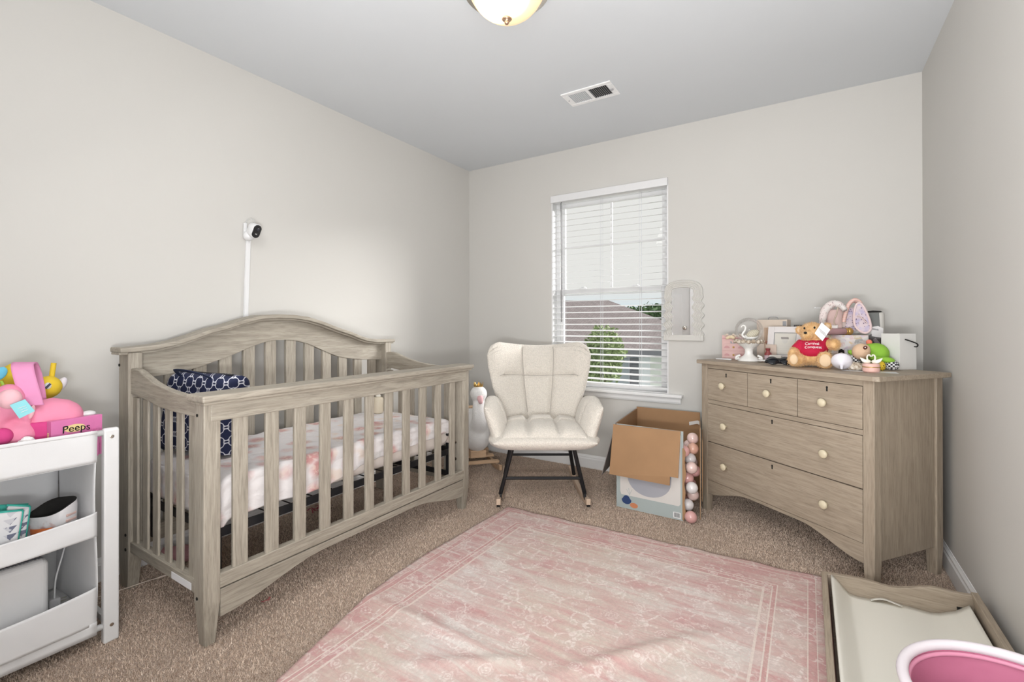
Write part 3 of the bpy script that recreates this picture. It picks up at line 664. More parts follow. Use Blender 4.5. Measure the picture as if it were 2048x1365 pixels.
# seat shell and tufted cushion
def smid(u, v): return (u*(.325-.055*sstep(-.4, 1, v)-.03*(1-sstep(-1, -.6, v))), -.02+.29*v, .418+.03*(-v)*0-.012*v+.0)
B().cushion(smid, lambda u, v: .046, lambda u, v: .060-.02*sstep(0, 1, v), 60, 50, 5).obj('seat_base', m_bcl, ch, smooth=True)
def pmid(u, v): return (u*.245, -.045+.235*v, .452)
def pth(u, v):
    g = max(math.exp(-((abs(u)-.36)/.075)**2), math.exp(-((v-.15)/.09)**2)); return .060-.034*g+.006*(1-u*u)
B().cushion(pmid, pth, lambda u, v: .03, 70, 60, 5).obj('seat_cushion', m_bcl, ch, smooth=True)
for s_ in (-1, 1):
    def amid(u, v, s_=s_):
        # u along front(-1)..back(1), v bottom..top
        w = max(0, (v+1)/2); ln = .235-.03*w
        return (s_*(.262+.085*w**1.3-.03*(u+1)/2*w), -.015+u*ln+.02*w-.02*(1-w), .40+.25*w-.030*max(0, u)*w-.055*max(0, -u-.3)*w)
    def ath(u, v): return .046
    def inner(u, v): return .060-.018*math.exp(-((u+.25)/.06)**2)
    tf, tb2 = (ath, inner) if s_ > 0 else (inner, ath)
    B().cushion(amid, tf, tb2, 44, 44, 3.2).obj('armrest', m_bcl, ch, smooth=True)
    # legs and rockers
    x1, x0 = s_*.258, s_*.180
    B().tube([(x0, -.12, .375), (x1, -.065, .062)], .0125, 10).obj('leg', m_black, ch, smooth=False)
    B().tube([(x0, .16, .375), (s_*.236, .27, .075)], .0125, 10).obj('leg', m_black, ch, smooth=False)
    b = B(); pts = []
    for i in range(25):
        yy = -.15+i*.60/24; zz = .0+.30*(yy-.10)**2*1.05+(0); xx = s_*(.268-.035*(yy+.15)/.6)
        pts.append((xx, yy, zz))
    vs = []
    for (xx, yy, zz) in pts: vs += [(xx-.013, yy, zz+.005), (xx+.013, yy, zz+.005), (xx+.013, yy, zz+.042), (xx-.013, yy, zz+.042)]
    n = len(pts); fs = [(3, 2, 1, 0), tuple((n-1)*4+i for i in range(4))]+[(i*4+j, i*4+(j+1) % 4, (i+1)*4+(j+1) % 4, (i+1)*4+j) for i in range(n-1) for j in range(4)]
    r_ = b.add(vs, fs).obj('rocker', plain('rocker_wood', (.66, .50, .38), .5), ch, bevel=.003)
    B().box(s_*.268-.010, s_*.268+.010, -.150, -.125, .014, .0205).obj('rubber_pad', m_blackp, r_)
    B().box(s_*.255-.006, s_*.255+.006, -.105, -.04, .038, .075).obj('leg_bracket', m_black, ch, bevel=.002)
B().tube([(-.232, -.085, .165), (.232, -.085, .165)], .0095, 10).obj('cross_bar', m_black, ch)
B().tube([(-.208, .215, .225), (.208, .215, .225)], .0085, 10).obj('cross_bar', m_black, ch)

# ------------------------------------------------------------------ swan rocker
m_swan = NT('white_plush', .95, (.82, .81, .80)); m_swan.bump(m_swan.noise(120, detail=3), .7, .005).set(Sheen_Weight=.4); m_swan = m_swan.m
m_pinkp = plain('pink_felt', (.80, .50, .52), .9)
sw_ = thing('swan_rocker', 'white plush swan rocker with gold crown between crib and chair', 'rocking toy', (-2.185, 2.925, 0), R(48))
b = B().ell((0, .06, .27), (.125, .20, .135)).ell((0, -.06, .25), (.105, .12, .12)).tube(catmull([(0, -.07, .26), (0, -.15, .38), (0, -.14, .48), (0, -.10, .565)], 6), lambda t: .070-.030*t, 16).ell((0, -.12, .578), (.066, .072, .062)).ell((0, .22, .36), (.05, .08, .07))
blob('swan_body', m_swan, b, sw_, voxel=.010, smooth=8)
b = B()
for s_ in (-1, 1): blob('wing', m_swan, B().ell((s_*.115, .08, .33), (.04, .15, .085), Rot(12, 'X')).ell((s_*.12, .17, .37), (.03, .08, .05)), sw_, voxel=.009, smooth=6)
B().lathe([(.002, -.055), (.014, -.05), (.022, -.02), (.024, 0)], n=14, M=Matrix.Rotation(R(-35), 3, 'X')).obj('beak', m_pinkp, sw_, smooth=True).location = (0, -.175, .562)
cw = B(); vs = []
for k in range(20):
    a = 2*PI*k/20; h_ = .045 if k % 4 == 0 else .022
    vs += [Vector((.030*cos(a), .030*sin(a), 0)), Vector((.035*cos(a), .035*sin(a), h_))]
cw.add(vs, [(2*k, 2*((k+1) % 20), 2*((k+1) % 20)+1, 2*k+1) for k in range(20)]); cw.obj('crown', m_gold, sw_, solid=.003).location = (0, -.115, .622)
for s_ in (-1, 1): B().tube(catmull([(s_*.052, -.150, .592), (s_*.057, -.140, .586), (s_*.058, -.128, .590)], 4), .0016, 6).obj('eyelash', m_dark, sw_)
hd = B().tube([(-.15, -.05, .47), (.15, -.05, .47)], .011, 12).obj('handle_dowel', beech[0], sw_, bevel=.002)
for s_ in (-1, 1):
    B().ell((s_*.13, .0, .40), (.022, .022, .02)).obj('rosette', m_pinkp, sw_, smooth=True)
    pts = [(s_*.135, -.27+i*.54/20, .02+.0+.45*(-.27+i*.54/20)**2) for i in range(21)]; vs = []
    for p in pts: vs += [(p[0]-.011, p[1], p[2]), (p[0]+.011, p[1], p[2]), (p[0]+.011, p[1], p[2]+.040), (p[0]-.011, p[1], p[2]+.040)]
    n = 21; fs = [(3, 2, 1, 0), tuple((n-1)*4+i for i in range(4))]+[(i*4+j, i*4+(j+1) % 4, (i+1)*4+(j+1) % 4, (i+1)*4+j) for i in range(n-1) for j in range(4)]
    B().add([(x, y, z-.018) for x, y, z in vs], fs).obj('rocker', beech[1], sw_, bevel=.003)
for yy in (-.20, -.03, .15): B().box(-.135, .135, yy-.022, yy+.022, .078, .094).obj('cross_slat', beech[0], sw_, bevel=.002)
B().box(-.06, .06, -.12, .16, .094, .15).obj('seat_block', beech[0], sw_, bevel=.004)

# ------------------------------------------------------------------ mirror
t = NT('mirror_frame', .45, (.72, .705, .67)); m_mf = plain('wavy_frame_white', (.62, .605, .57), .45, var=.02)
mr = thing('wavy_mirror', 'small wall mirror with a wavy off-white ribbed frame beside the window', 'mirror', (-.722, YB, 1.195))
def outline(t, hw, z0, zs_, zt, amp, r):
    """t 0..1 : up the left side, over the top, down the right side, back along the bottom"""
    if t < .3:
        k = t/.3; z = z0+(zs_-z0)*k; x = -hw+amp*sin(k*5.0*2*PI+.6)*min(1, k*6)*min(1, (1-k)*5)
    elif t < .5+.2:
        a = PI-(t-.3)/.4*PI; x = hw*math.copysign(abs(cos(a))**(.75), cos(a)); z = zs_+(zt-zs_)*abs(sin(a))**(.75)
    else:
        if t < 1-.0: k = (t-.7)/.3; z = zs_-(zs_-z0)*k; x = hw-amp*sin((1-k)*5.0*2*PI+.6)*min(1, k*5)*min(1, (1-k)*6)
    return x, z
NS, NTt = 30, 160; vs = []
for j in range(NS+1):
    s_ = j/NS
    for i in range(NTt+1):
        t_ = i/NTt
        xi, zi = outline(min(t_, .9999), .068, -.170, .135, .155, .007, 0); xo, zo = outline(min(t_, .9999), .126, -.208, .12, .208, .010, 0)
        x = xi+(xo-xi)*s_; z = zi+(zo-zi)*s_; d = .013+.008*abs(sin(s_*PI*4.5)); d = d if 0 < j < NS else .002
        vs.append((x+(-.006 if z < 0 else -.006)*(1-s_), -d, z))
n1 = NTt+1
fs = [(j*n1+i, j*n1+i+1, (j+1)*n1+i+1, (j+1)*n1+i) for j in range(NS) for i in range(NTt)]
b = B().add(vs, fs); b.obj('mirror_frame', m_mf, mr, smooth=True)
B().box(-.132, .132, -.0185, -.0005, -.208, -.168).obj('frame_base', m_mf, mr, bevel=.004)
B().box(-.105, .100, -.006, -.0005, -.200, .17).obj('backing', m_grey, mr)
B().box(-.078, .074, -.0095, -.0065, -.172, .160).obj('mirror_glass', plain('mirror_silver', (.92, .92, .92), .01, 1, var=0), mr)

# ------------------------------------------------------------------ rug
def edge_l(y): return interp([(.2, -1.20), (.839, -1.372), (1.05, -1.43), (1.283, -1.496), (1.45, -1.518), (1.684, -1.526), (2.0, -1.520), (2.339, -1.508)], y)
def edge_r(y): return interp([(.2, .062), (1.744, .057), (2.403, .050)], y)
def seg(p, a, b):
    ax, ay = a; bx, by = b; dx_, dy_ = bx-ax, by-ay; L2 = dx_*dx_+dy_*dy_; t = max(-.15, min(1.15, ((p[0]-ax)*dx_+(p[1]-ay)*dy_)/L2))
    d = math.hypot(p[0]-ax-t*dx_, p[1]-ay-t*dy_); return d, max(0, 1-abs(t-.5)*1.55)
RID = [((-.25, 1.79), (-.70, 1.25), .018, .034), ((-1.50, 1.27), (-.80, 1.27), .013, .028), ((-1.10, 1.07), (-.72, 1.33), .013, .026), ((-.30, 1.2), (.03, 1.0), .010, .03)]
def rugf(u, v):
    y = .30+(2.405-.30)*v; yr = y; yl = .30+(2.339-.30)*v
    yy = yl+(yr-yl)*u; x = edge_l(yy)*(1-u)+edge_r(yy)*u
    if v > .97: yy += .006*sin(u*40)*(v-.97)/.03
    z = .014+.0025*mnoise.noise(Vector((x*4, yy*4, 0)))+.0012*mnoise.noise(Vector((x*14, yy*14, 3)))
    for a, b, h, w in RID:
        d, k = seg((x, yy), a, b); z += h*k*math.exp(-(d/w)**2)
    return (x, yy, z)
t = NT('rug_faded', .95); X, Y, Z = t.xyz()
dR = t.ma('SUBTRACT', .056, X); dB = t.ma('SUBTRACT', t.ma('MULTIPLY_ADD', X, .041, 2.401), Y); dL = t.ma('ADD', X, 1.515)
d = t.ma('MINIMUM', t.ma('MINIMUM', dR, dB), dL)
streak = t.noise(1, t.mp((3.2, 24, 1), (0, 0, R(4))), 5, .8, .62); blot = t.noise(4.5, detail=3, dist=.6)
f_ = t.noise(40, detail=4, dist=2.2)
vp = t.mix(.035, t.co(), t.noise(20), 'ADD')
ros = t.ramp(t.vor(13, vp), [(.0, 1), (.08, 1), (.11, 0), (.17, 1), (.21, 0), (.30, .9), (.34, 0)])
vine = t.ramp(t.vor(17, vp, feature='DISTANCE_TO_EDGE'), [(.0, 1), (.05, .9), (.09, 0)])
small = t.ramp(t.vor(60, vp), [(.15, 1), (.32, 0)])
pink = t.ramp(t.ma('ADD', t.ma('MULTIPLY', streak, .75), t.ma('MULTIPLY', blot, .35)), [(.46, 0.0), (.58, .5), (.72, 1.0)])
bandp = t.ramp(t.ma('MULTIPLY', d, 4), [(0, .30), (.02, .30), (.021, 0), (.028, 0), (.03, .35), (.118, .30), (.12, 0), (.128, 0), (.13, .85), (.222, .80), (.228, 0), (.236, 0), (.24, .28), (.64, .28), (.65, 0), (.66, 0), (.665, .85), (.715, .8), (.72, 0), (.73, 0), (.735, .35), (.83, .35), (.835, .0), (.86, .0), (.865, .5), (1, .5)], 'CONSTANT')
lines = t.ramp(t.ma('MULTIPLY', d, 4), [(0, .0), (.020, .8), (.030, 0), (.118, .9), (.130, 0), (.224, .9), (.240, 0), (.645, .9), (.665, 0), (.718, .9), (.735, 0), (.830, .9), (.865, 0)], 'CONSTANT')
field = t.ramp(d, [(.213, 0.0), (.218, 1.0)])
p2_ = t.mix(field, t.mix(1, t.mix(1, bandp, pink, 'ADD'), t.ramp(small, [(0, 1), (1, .45)]), 'MULTIPLY'), pink)
light_c = t.mix(t.ramp(t.noise(1.7, detail=2), [(.38, 0), (.62, 1)]), (.70, .635, .60), (.64, .545, .475))
base = t.mix(p2_, light_c, t.mix(blot, (.60, .38, .34), (.58, .33, .33)))
base = t.mix(t.ma('MULTIPLY', .62, t.mix(1, t.mix(1, ros, t.mix(1, vine, t.ramp(t.noise(11, t.mp(rot=(2, 0, 0)), 3), [(.45, .05), (.58, .9)]), 'MULTIPLY'), 'LIGHTEN'), t.ramp(f_, [(.40, .1), (.56, 1)]), 'MULTIPLY')), base, (.84, .79, .75))
base = t.mix(t.ma('MULTIPLY', .28, t.mix(1, t.ramp(t.vor(34, vp, feature='DISTANCE_TO_EDGE'), [(.0, 1), (.05, .8), (.10, 0)]), t.ramp(f_, [(.42, 0), (.58, 1)]), 'MULTIPLY')), base, (.52, .33, .31))
base = t.mix(lines, base, (.74, .64, .58))
base = t.mix(.5, base, t.ramp(f_, [(.35, .78), (.6, 1.0)]), 'MULTIPLY')
t.col(base).bump(t.noise(350, detail=2), .4, .002)
rug = B().grid(rugf, 130, 170).obj('area_rug', t.m, smooth=True, solid=.006)
tag(rug, 'faded pink and cream patterned area rug lying wrinkled on the carpet', 'rug')

# ------------------------------------------------------------------ cardboard box with balls
t = NT('cardboard', .85); cvv = t.noise(1, t.mp((90, 90, 2)), 2)
t.col(t.mix(1, (.385, .225, .115), t.ramp(t.noise(7), [(.3, .9), (.7, 1.0)]), 'MULTIPLY')).bump(cvv, .12, .001); m_card = t.m
m_print = plain('box_print_teal', (.42, .475, .47), .5, var=.03); m_prw = plain('box_print_white', (.70, .67, .64), .5, var=.02); m_tub = NT('printed_tub', .5)
m_tub.col(m_tub.ramp(m_tub.noise(3), [(.3, (.36, .37, .42)), (.7, (.42, .42, .46))])); m_tub = m_tub.m
bx = thing('cardboard_box', 'large open cardboard box with folded flaps and a torn corner beside the dresser', 'box', (-.80, 2.98, 0))
FL, FR, BR, BL = Vector((-.975, 2.720, 0)), Vector((-.587, 2.710, 0)), Vector((-.600, 3.262, 0)), Vector((-1.020, 3.258, 0)); HB = .508
def panel(name, a, b, z0, z1, out, mat_out=None, th=.004, mat=m_card, parent=bx):
    d_ = (b-a).normalized(); nn = Vector((d_.y, -d_.x, 0)); nn = nn if nn.dot(out) > 0 else -nn; zz = Vector((0, 0, 1))
    vs = [a+zz*z0, b+zz*z0, b+zz*z1, a+zz*z1]; vs += [v-nn*th for v in vs]
    o = B().add(vs, [(0, 1, 2, 3), (7, 6, 5, 4), (0, 4, 5, 1), (1, 5, 6, 2), (2, 6, 7, 3), (3, 7, 4, 0)]).obj(name, mat, parent, w=True, merge=True)
    if mat_out:
        vs = [v+nn*k for k in (.0003, .0009) for v in (a+zz*(z0+.001), b+zz*(z0+.001), b+zz*(z1-.001), a+zz*(z1-.001))]
        B().add(vs, [(3, 2, 1, 0), (4, 5, 6, 7), (0, 1, 5, 4), (1, 2, 6, 5), (2, 3, 7, 6), (3, 0, 4, 7)]).obj('printed_face', mat_out, o, w=True, merge=True)
    return o
fp = panel('front_wall', FL, FR, .004, HB-.004, Vector((0, -1, 0)), m_print)
panel('left_wall', FL, BL, .004, HB, Vector((-1, 0, 0)), m_print); panel('back_wall', BL, BR, .004, HB+.012, Vector((0, 1, 0)), m_print)
RPf = Vector((-.510, 2.785, 0))
panel('right_wall', RPf, BR, .004, HB+.01, Vector((1, 0, 0)), m_print)
B().add([FL+Vector((0, 0, .002)), FR+Vector((0, 0, .002)), BR+Vector((0, 0, .002)), BL+Vector((0, 0, .002))]+[v+Vector((0, 0, .006)) for v in (FL, FR, BR, BL)], [(3, 2, 1, 0), (4, 5, 6, 7), (0, 1, 5, 4), (1, 2, 6, 5), (2, 3, 7, 6), (3, 0, 4, 7)]).obj('bottom', m_card, bx, w=True)
# front flap: folded outward and hanging, with a notched corner
fy0 = 2.709
fo = [(-.985, .502), (-.598, .505), (-.604, .255), (-.648, .255), (-.650, .205), (-1.00, .210)]
def ff(p, s):
    k = (.505-p[1])/.30; return Vector((p[0], fy0-.012-.030*k-.014*sin(k*PI)+(-.004 if s else 0), p[1]))
B().prism(fo, ff).obj('front_flap', m_card, bx, w=True, merge=True)
# left flap hanging outward, right flap folded down on the outside
lf = [(0, .508), (.52, .508), (.50, .20), (.03, .165)]
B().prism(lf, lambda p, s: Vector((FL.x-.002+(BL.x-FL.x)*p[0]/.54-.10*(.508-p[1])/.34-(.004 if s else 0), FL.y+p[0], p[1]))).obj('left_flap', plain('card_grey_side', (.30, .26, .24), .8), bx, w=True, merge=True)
rf = [(0, .45), (.42, .50), (.42, .16), (.02, .10), (-.003, .26)]
B().prism(rf, lambda p, s: Vector((RPf.x+.006-.13*p[0]*0+(BR.x-RPf.x)*p[0]/.5+.002*sin(PI*min(1, (.5-p[1])/.4))+(.003 if s else 0), RPf.y+p[0], p[1]))).obj('right_flap', m_card, bx, w=True, merge=True)
# torn edge strips and tape
tr_ = [(0, .10), (.010, .14), (.003, .20), (.009, .25), (.002, .30), (.012, .36), (.004, .42), (.010, .48), (0, .50), (-.008, .50), (-.008, .10)]
B().prism(tr_, lambda p, s: Vector((FR.x+.003+p[0], FR.y-.0015+(.002 if s else 0), p[1]-.09))).obj('torn_edge', m_card, bx, w=True, merge=True)
B().prism([(0, .0), (.055, .016), (.085, .004), (.083, -.018), (.052, -.006), (.002, -.022)], lambda p, s: Vector((-.665+p[0]*1.0, 3.245-.004-(.0015 if s else 0)-.10*p[0], .455+p[1]))).obj('tape', m_prw, bx, w=True, merge=True)
def decal(poly, mat, name, d0=.0012, parent=fp):
    fr_ = (FR-FL); y0 = lambda x: FL.y+(x-FL.x)/fr_.x*fr_.y
    return B().prism(poly, lambda p, s: Vector((p[0], y0(p[0])-d0-(.0005 if s else 0), p[1]))).obj(name, mat, parent, w=True, merge=True)
decal([(-.952, .105), (-.945, .085), (-.612, .083), (-.602, .095), (-.600, .48), (-.955, .48)], m_prw, 'printed_panel')
decal([(-.908, .42), (-.906, .21)]+[(-.78-.126*cos(PI*i/14)*1.0, .20-.10*sin(PI*i/14)) for i in range(15)]+[(-.652, .21), (-.650, .42)], m_tub, 'printed_tub', .0022)
decal([(-.913+.030*cos(a)*(1-.25*(sin(a) > .3)), .058+.026*sin(a)) for a in [2*PI*i/18 for i in range(18)]], plain('logo_navy', (.03, .06, .17), .5, var=0), 'printed_logo', .0022)
decal([(-.868+.024*cos(a), .032+.015*sin(a)) for a in [2*PI*i/18 for i in range(18)]], plain('logo_orange', (.62, .24, .12), .5, var=0), 'printed_logo', .0022)
decal([(-.642, .014), (-.600, .014), (-.600, .048), (-.642, .048)], plain('barcode_white', (.78, .78, .78), .5, var=0), 'barcode_label', .0022)
for k in range(8): decal([(-.636+.004*k, .020), (-.636+.004*k+.0018, .020), (-.636+.004*k+.0018, .044), (-.636+.004*k, .044)], m_dark, 'barcode_bar', .0029)
for a in (60, 100, 130): decal([(-.895, .09), (-.893, .09), (-.893+.030*cos(R(a)), .09+.040*sin(R(a))), (-.895+.030*cos(R(a)), .09+.040*sin(R(a)))], m_print, 'printed_sprig', .0022)
# balls
def ballmat(n, c, r=.22): q = NT(n, r, c); q.set(Coat_Weight=.4, Subsurface_Weight=.0); return q.m
BM = [ballmat('ball_pink', (.72, .40, .38)), ballmat('ball_pale_pink', (.78, .58, .54)), ballmat('ball_pearl', (.80, .76, .76), .15), ballmat('ball_peach', (.72, .42, .32)), ballmat('ball_clear', (.62, .58, .58), .1)]
proto = {}
def ball(x, y, z, k, lab, grp='plastic balls spilling in the torn box corner'):
    if k not in proto:
        me = B().ell((0, 0, 0), (.033, .033, .033), n=28, m=16).obj('plastic_ball', BM[k], smooth=True); proto[k] = me; o = me
    else: o = dup(proto[k])
    o.location = (x, y, z); tag(o, lab, 'ball', grp); return o
gap = [(-.548, 2.712, .036, 0, 'single pink plastic ball lying on the carpet outside the torn box corner'),
       (-.580, 2.790, .076, 2, 'pearl white ball low in the torn gap'), (-.556, 2.765, .128, 1, 'pale ball second above the floor in the torn gap'),
       (-.578, 2.775, .170, 0, 'pink ball at left of the torn gap beside the flap corner'), (-.552, 2.758, .195, 2, 'pearl white ball in the middle of the torn gap'),
       (-.582, 2.782, .232, 0, 'deeper pink ball half hidden left in the torn gap'), (-.554, 2.762, .256, 0, 'bright pink ball right of centre in the torn gap'),
       (-.580, 2.778, .288, 1, 'pale pink ball above the middle of the torn gap'), (-.556, 2.768, .312, 1, 'pale cream pink ball in the upper middle of the gap'),
       (-.572, 2.800, .345, 4, 'clear glittery ball in the upper torn gap'), (-.598, 2.765, .350, 1, 'large pale pink ball left in the upper gap'),
       (-.566, 2.790, .392, 3, 'peach orange ball tucked right in the upper gap'), (-.598, 2.772, .405, 0, 'rosy ball just below the topmost ball'),
       (-.575, 2.790, .440, 1, 'topmost pale pink ball in the torn box corner')]
gap2 = []
for (x, y, z, k, lab) in gap:
    z = z*.93+.002 if z > .05 else z
    for it in range(40):
        moved = False
        for (a, b_, c_) in gap2:
            d_ = Vector((x-a, y-b_, z-c_)); L = d_.length
            if L < .065: y += (.065-L)*.8 if y > 2.74 else 0; z += (.065-L)*.12; moved = True
        if not moved: break
    gap2.append((x, y, z)); ball(x, y, z, k, lab)
# two hidden layers behind, one look
cnt = 0
for row in range(8):
    for q in range(2):
        x = -.615-.070*q+.01*(row % 2); y = 2.925+.012*(row % 3); z = .042+.066*row
        if z < .38: ball(x, y, z, [0, 1, 2, 1][(row+q) % 4], 'pink or pearl plastic ball inside the cardboard box behind its torn corner', 'plastic balls inside the box'); cnt += 1

# ------------------------------------------------------------------ dresser (local x = -e towards the near post, y back)
DO = Vector((.2266, 2.3878, 0)); DA = R(-37.0957)
ds = thing('dresser', 'three row oak dresser with cream knobs standing across the right corner', 'dresser', DO, DA)
DL, DD, DT = .957, .455, .868
b = B()
lg = [(0, -.045, 0, .045), (-DL+.045, -DL, 0, .045), (0, -.045, DD-.045, DD), (-DL+.045, -DL, DD-.045, DD)]
for (x1, x0, y0, y1) in lg:
    xc, yc = (x0+x1)/2, (y0+y1)/2; vs = []
    for z, k in ((0, .82), (.12, 1), (DT, 1)): vs += [(xc-.0225*k, yc-.0225*k, z), (xc+.0225*k, yc-.0225*k, z), (xc+.0225*k, yc+.0225*k, z), (xc-.0225*k, yc+.0225*k, z)]
    fs = [(3, 2, 1, 0), (8, 9, 10, 11)]+[(r*4+i, r*4+(i+1) % 4, (r+1)*4+(i+1) % 4, (r+1)*4+i) for r in range(2) for i in range(4)]
    B().add(vs, fs).obj('leg', dz, ds, bevel=.003)
top = [(.028, -.022), (.028, DD+.008), (-DL-.028, DD+.008), (-DL-.028, -.022)]
B().prism([(.010, -.026), (.028, -.012), (.028, DD+.008), (-DL-.028, DD+.008), (-DL-.028, -.012), (-DL-.010, -.026)], lambda p, s: Vector((p[0], p[1], DT if s == 0 else .889))).obj('top', dx, ds, bevel=.003)
B().box(-.020, -.008, .045, DD-.045, .125, DT).obj('side_panel', dz, ds, bevel=.001)
B().box(-DL+.008, -DL+.020, .045, DD-.045, .125, DT).obj('side_panel', dz, ds, bevel=.001)
B().box(-DL+.02, -.02, DD-.020, DD-.012, .125, DT).obj('back_panel', dz, ds)
B().box(-DL+.03, -.03, .030, DD-.02, .60, .606).box(-DL+.03, -.03, .030, DD-.02, .20, .206).obj('inner_shelf', dx, ds)
fx0, fx1 = -DL+.045, -.045
for (z0, z1) in ((.8435, DT), (.6385, .6605)): B().box(fx0, fx1, .004, .03, z0, z1).obj('front_rail', dx, ds, bevel=.001)
B().box(fx0, fx1, .0205, .029, .20, DT-.03).obj('gap_shade', m_dark, ds)  # near-black sheet behind the fronts, paints the shade in the drawer gaps
n = 30; low = []
for i in range(n+1):
    x = fx0+(fx1-fx0)*i/n; e_ = min(1, min(i, n-i)/(n*.33)); low.append((x, .108+.066*(e_*e_*(3-2*e_))))
B().prism([(fx0, .1895)]+low+[(fx1, .1895)], lambda p, s: Vector((p[0], .004 if s == 0 else .024, p[1]))).obj('apron', dx, ds, bevel=.001)
def knob(x, z, par, k=[None]):
    if k[0] is None:
        k[0] = B().lathe([(.009, 0), (.008, .006), (.011, .012), (.0185, .018), (.0195, .024), (.015, .029), (.004, .031)], n=24, M=Matrix.Rotation(R(90), 3, 'X')).obj('knob', m_cream, par, smooth=True); o = k[0]
    else: o = dup(k[0], parent=par)
    o.location = (x, .000, z)
def drawer(x0, x1, z0, z1, ks, kx, kz):
    g = .0022; o = B().box(x0+g, x1-g, .001, .020, z0+g, z1-g).obj('drawer', dx, ds, bevel=.0015)
    for (x, z) in ks: knob(x, z, o)
    c = kz; B().prism([(kx-.0035, c-.011), (kx+.0035, c-.011), (kx+.0035, c+.002), (kx+.0050, c+.006), (kx+.003, c+.011), (kx-.003, c+.011), (kx-.0050, c+.006), (kx-.0035, c+.002)], lambda p, s: Vector((p[0], .0003 if s == 0 else .0015, p[1]))).obj('keyhole', m_dark, o)
drawer(fx0, -.627, .6605, .8435, [(-.784, .752)], -.770, .813); drawer(-.627, -.339, .6605, .8435, [(-.492, .751)], -.483, .814); drawer(-.339, fx1, .6605, .8435, [(-.205, .751)], -.196, .813)
drawer(fx0, fx1, .4145, .6385, [(-.773, .527), (-.199, .524)], -.476, .611); drawer(fx0, fx1, .1895, .4145, [(-.773, .302), (-.200, .299)], -.476, .386)

def L(e, n, z=.8895):
    q = DO+Vector((-e*cos(DA)-n*sin(DA)*1.0, 0, 0)); M_ = Matrix.Rotation(DA, 3, 'Z'); q = DO+M_ @ Vector((-e, n, 0)); return Vector((q.x, q.y, z))
FACE = R(-8)     # most small things look towards the room's middle
# pink gift drawers
m_gp = plain('gift_pink', (.66, .44, .42), .55); m_gp2 = plain('gift_pink_dark', (.55, .30, .30), .6, var=0)
gb = thing('gift_box', 'pink keepsake drawer box with gold bow at the left end of the dresser', 'box', L(.90, .20), R(-12))
B().box(-.075, .065, 0, .06, 0, .145).obj('box_body', m_gp, gb, bevel=.002)
for z0, z1 in ((.004, .048), (.051, .094)):
    d_ = B().box(-.071, .061, -.003, 0, z0, z1).obj('drawer_front', m_gp, gb, bevel=.001)
    B().prism([(-.018+.006*cos(a), (z0+z1)/2+.006*sin(a)) for a in [PI*i/5 for i in range(10)]], lambda p, s: Vector((p[0]+.012, -.0035-(.003 if s else 0), p[1]))).obj('heart_knob', m_gold, d_)
    for sx_ in (-1, 1): B().prism([(sx_*.040-.005+.016*cos(a), (z0+z1)/2-.006+.014*max(0, sin(a))) for a in [PI*i/9 for i in range(10)]], lambda p, s: Vector((p[0], -.0032-(.0006 if s else 0), p[1]))).obj('printed_crown', m_gp2, d_)
B().box(-.073, .063, -.002, 0, .120, .128).obj('ribbon', m_gp2, gb)
B().ell((-.010, -.008, .132), (.016, .008, .010), Rot(20, 'Y')).ell((-.036, -.008, .130), (.016, .008, .009), Rot(-20, 'Y')).ell((-.022, -.01, .130), (.006, .006, .006)).obj('bow', plain('cream_bow', (.75, .62, .42), .6), gb, smooth=True)
B().prism([(-.012, .098), (-.002, .112), (.014, .118), (.006, .100), (-.006, .090), (-.030, .086), (-.022, .096), (-.024, .112), (-.018, .112)], lambda p, s: Vector((p[0]-.002, -.0005-(.001 if s else 0), p[1]-.004))).obj('printed_swan', m_grey, gb)
for k in range(9): B().ell((-.055+.012*k, -.003, .143+.005*sin(k*2)), (.008, .004, .006)).obj('scroll', plain('scroll_beige', (.60, .50, .42), .6) if k == 0 else bpy.data.materials['scroll_beige'], gb, smooth=True)
pn = B().tube([tuple(L(.93, .085, .894)), tuple(L(.835, .105, .895))], lambda t: .0025+.003*t, 10).obj('white_pen', m_white, bevel=.0005); tag(pn, 'slim white pen lying in front of the snow globe base', 'pen')

# snow globe
sg = thing('snow_globe', 'glass snow globe with a swan on a white fluted pedestal and rose band', 'snow globe', L(.766, .165), R(5))
m_por = plain('porcelain', (.84, .83, .80), .3, var=.02)
B().lathe([(.058, 0), (.060, .006), (.054, .010), (.050, .018), (.040, .024), (.026, .034), (.021, .046), (.021, .066), (.026, .072), (.030, .078), (.044, .086), (.058, .100), (.062, .104)], n=72, rf=lambda a, i: 1+(.022*cos(24*a) if i >= 8 else 0)).obj('pedestal', m_por, sg, smooth=True)
for s_ in (-1, 1): B().tube(catmull([(s_*.050, -.03, .020), (s_*.064, -.036, .012), (s_*.062, -.038, .026), (s_*.044, -.034, .034)], 6), .006, 8).obj('scroll_foot', m_por, sg, smooth=True)
rs = B()
m_rose = NT('rose_band', .6); m_rose.col(m_rose.ramp(m_rose.noise(90), [(.35, (.30, .22, .15)), (.55, (.60, .52, .42)), (.7, (.76, .72, .66))])).bump(m_rose.noise(150), .8, .004); m_rose = m_rose.m
for k in range(16):
    a = 2*PI*k/16; rr = .067; rs = B().ell((rr*cos(a), rr*sin(a), .112+.002*(k % 2)), (.014, .014, .012))
    for q in range(5): rs.ell((rr*cos(a)+.010*cos(q*1.25), rr*sin(a)+.010*sin(q*1.25), .112+.006*sin(q*2.1)), (.006, .006, .006), n=8, m=5)
    rs.obj('rose', m_rose, sg, smooth=True)
tg = NT('globe_glass', .01); tr = tg.n('BsdfTransparent'); gl = tg.n('BsdfGlossy'); gl.inputs['Roughness'].default_value = .03; lw_ = tg.n('LayerWeight'); lw_.inputs[0].default_value = .25; mx = tg.n('MixShader')
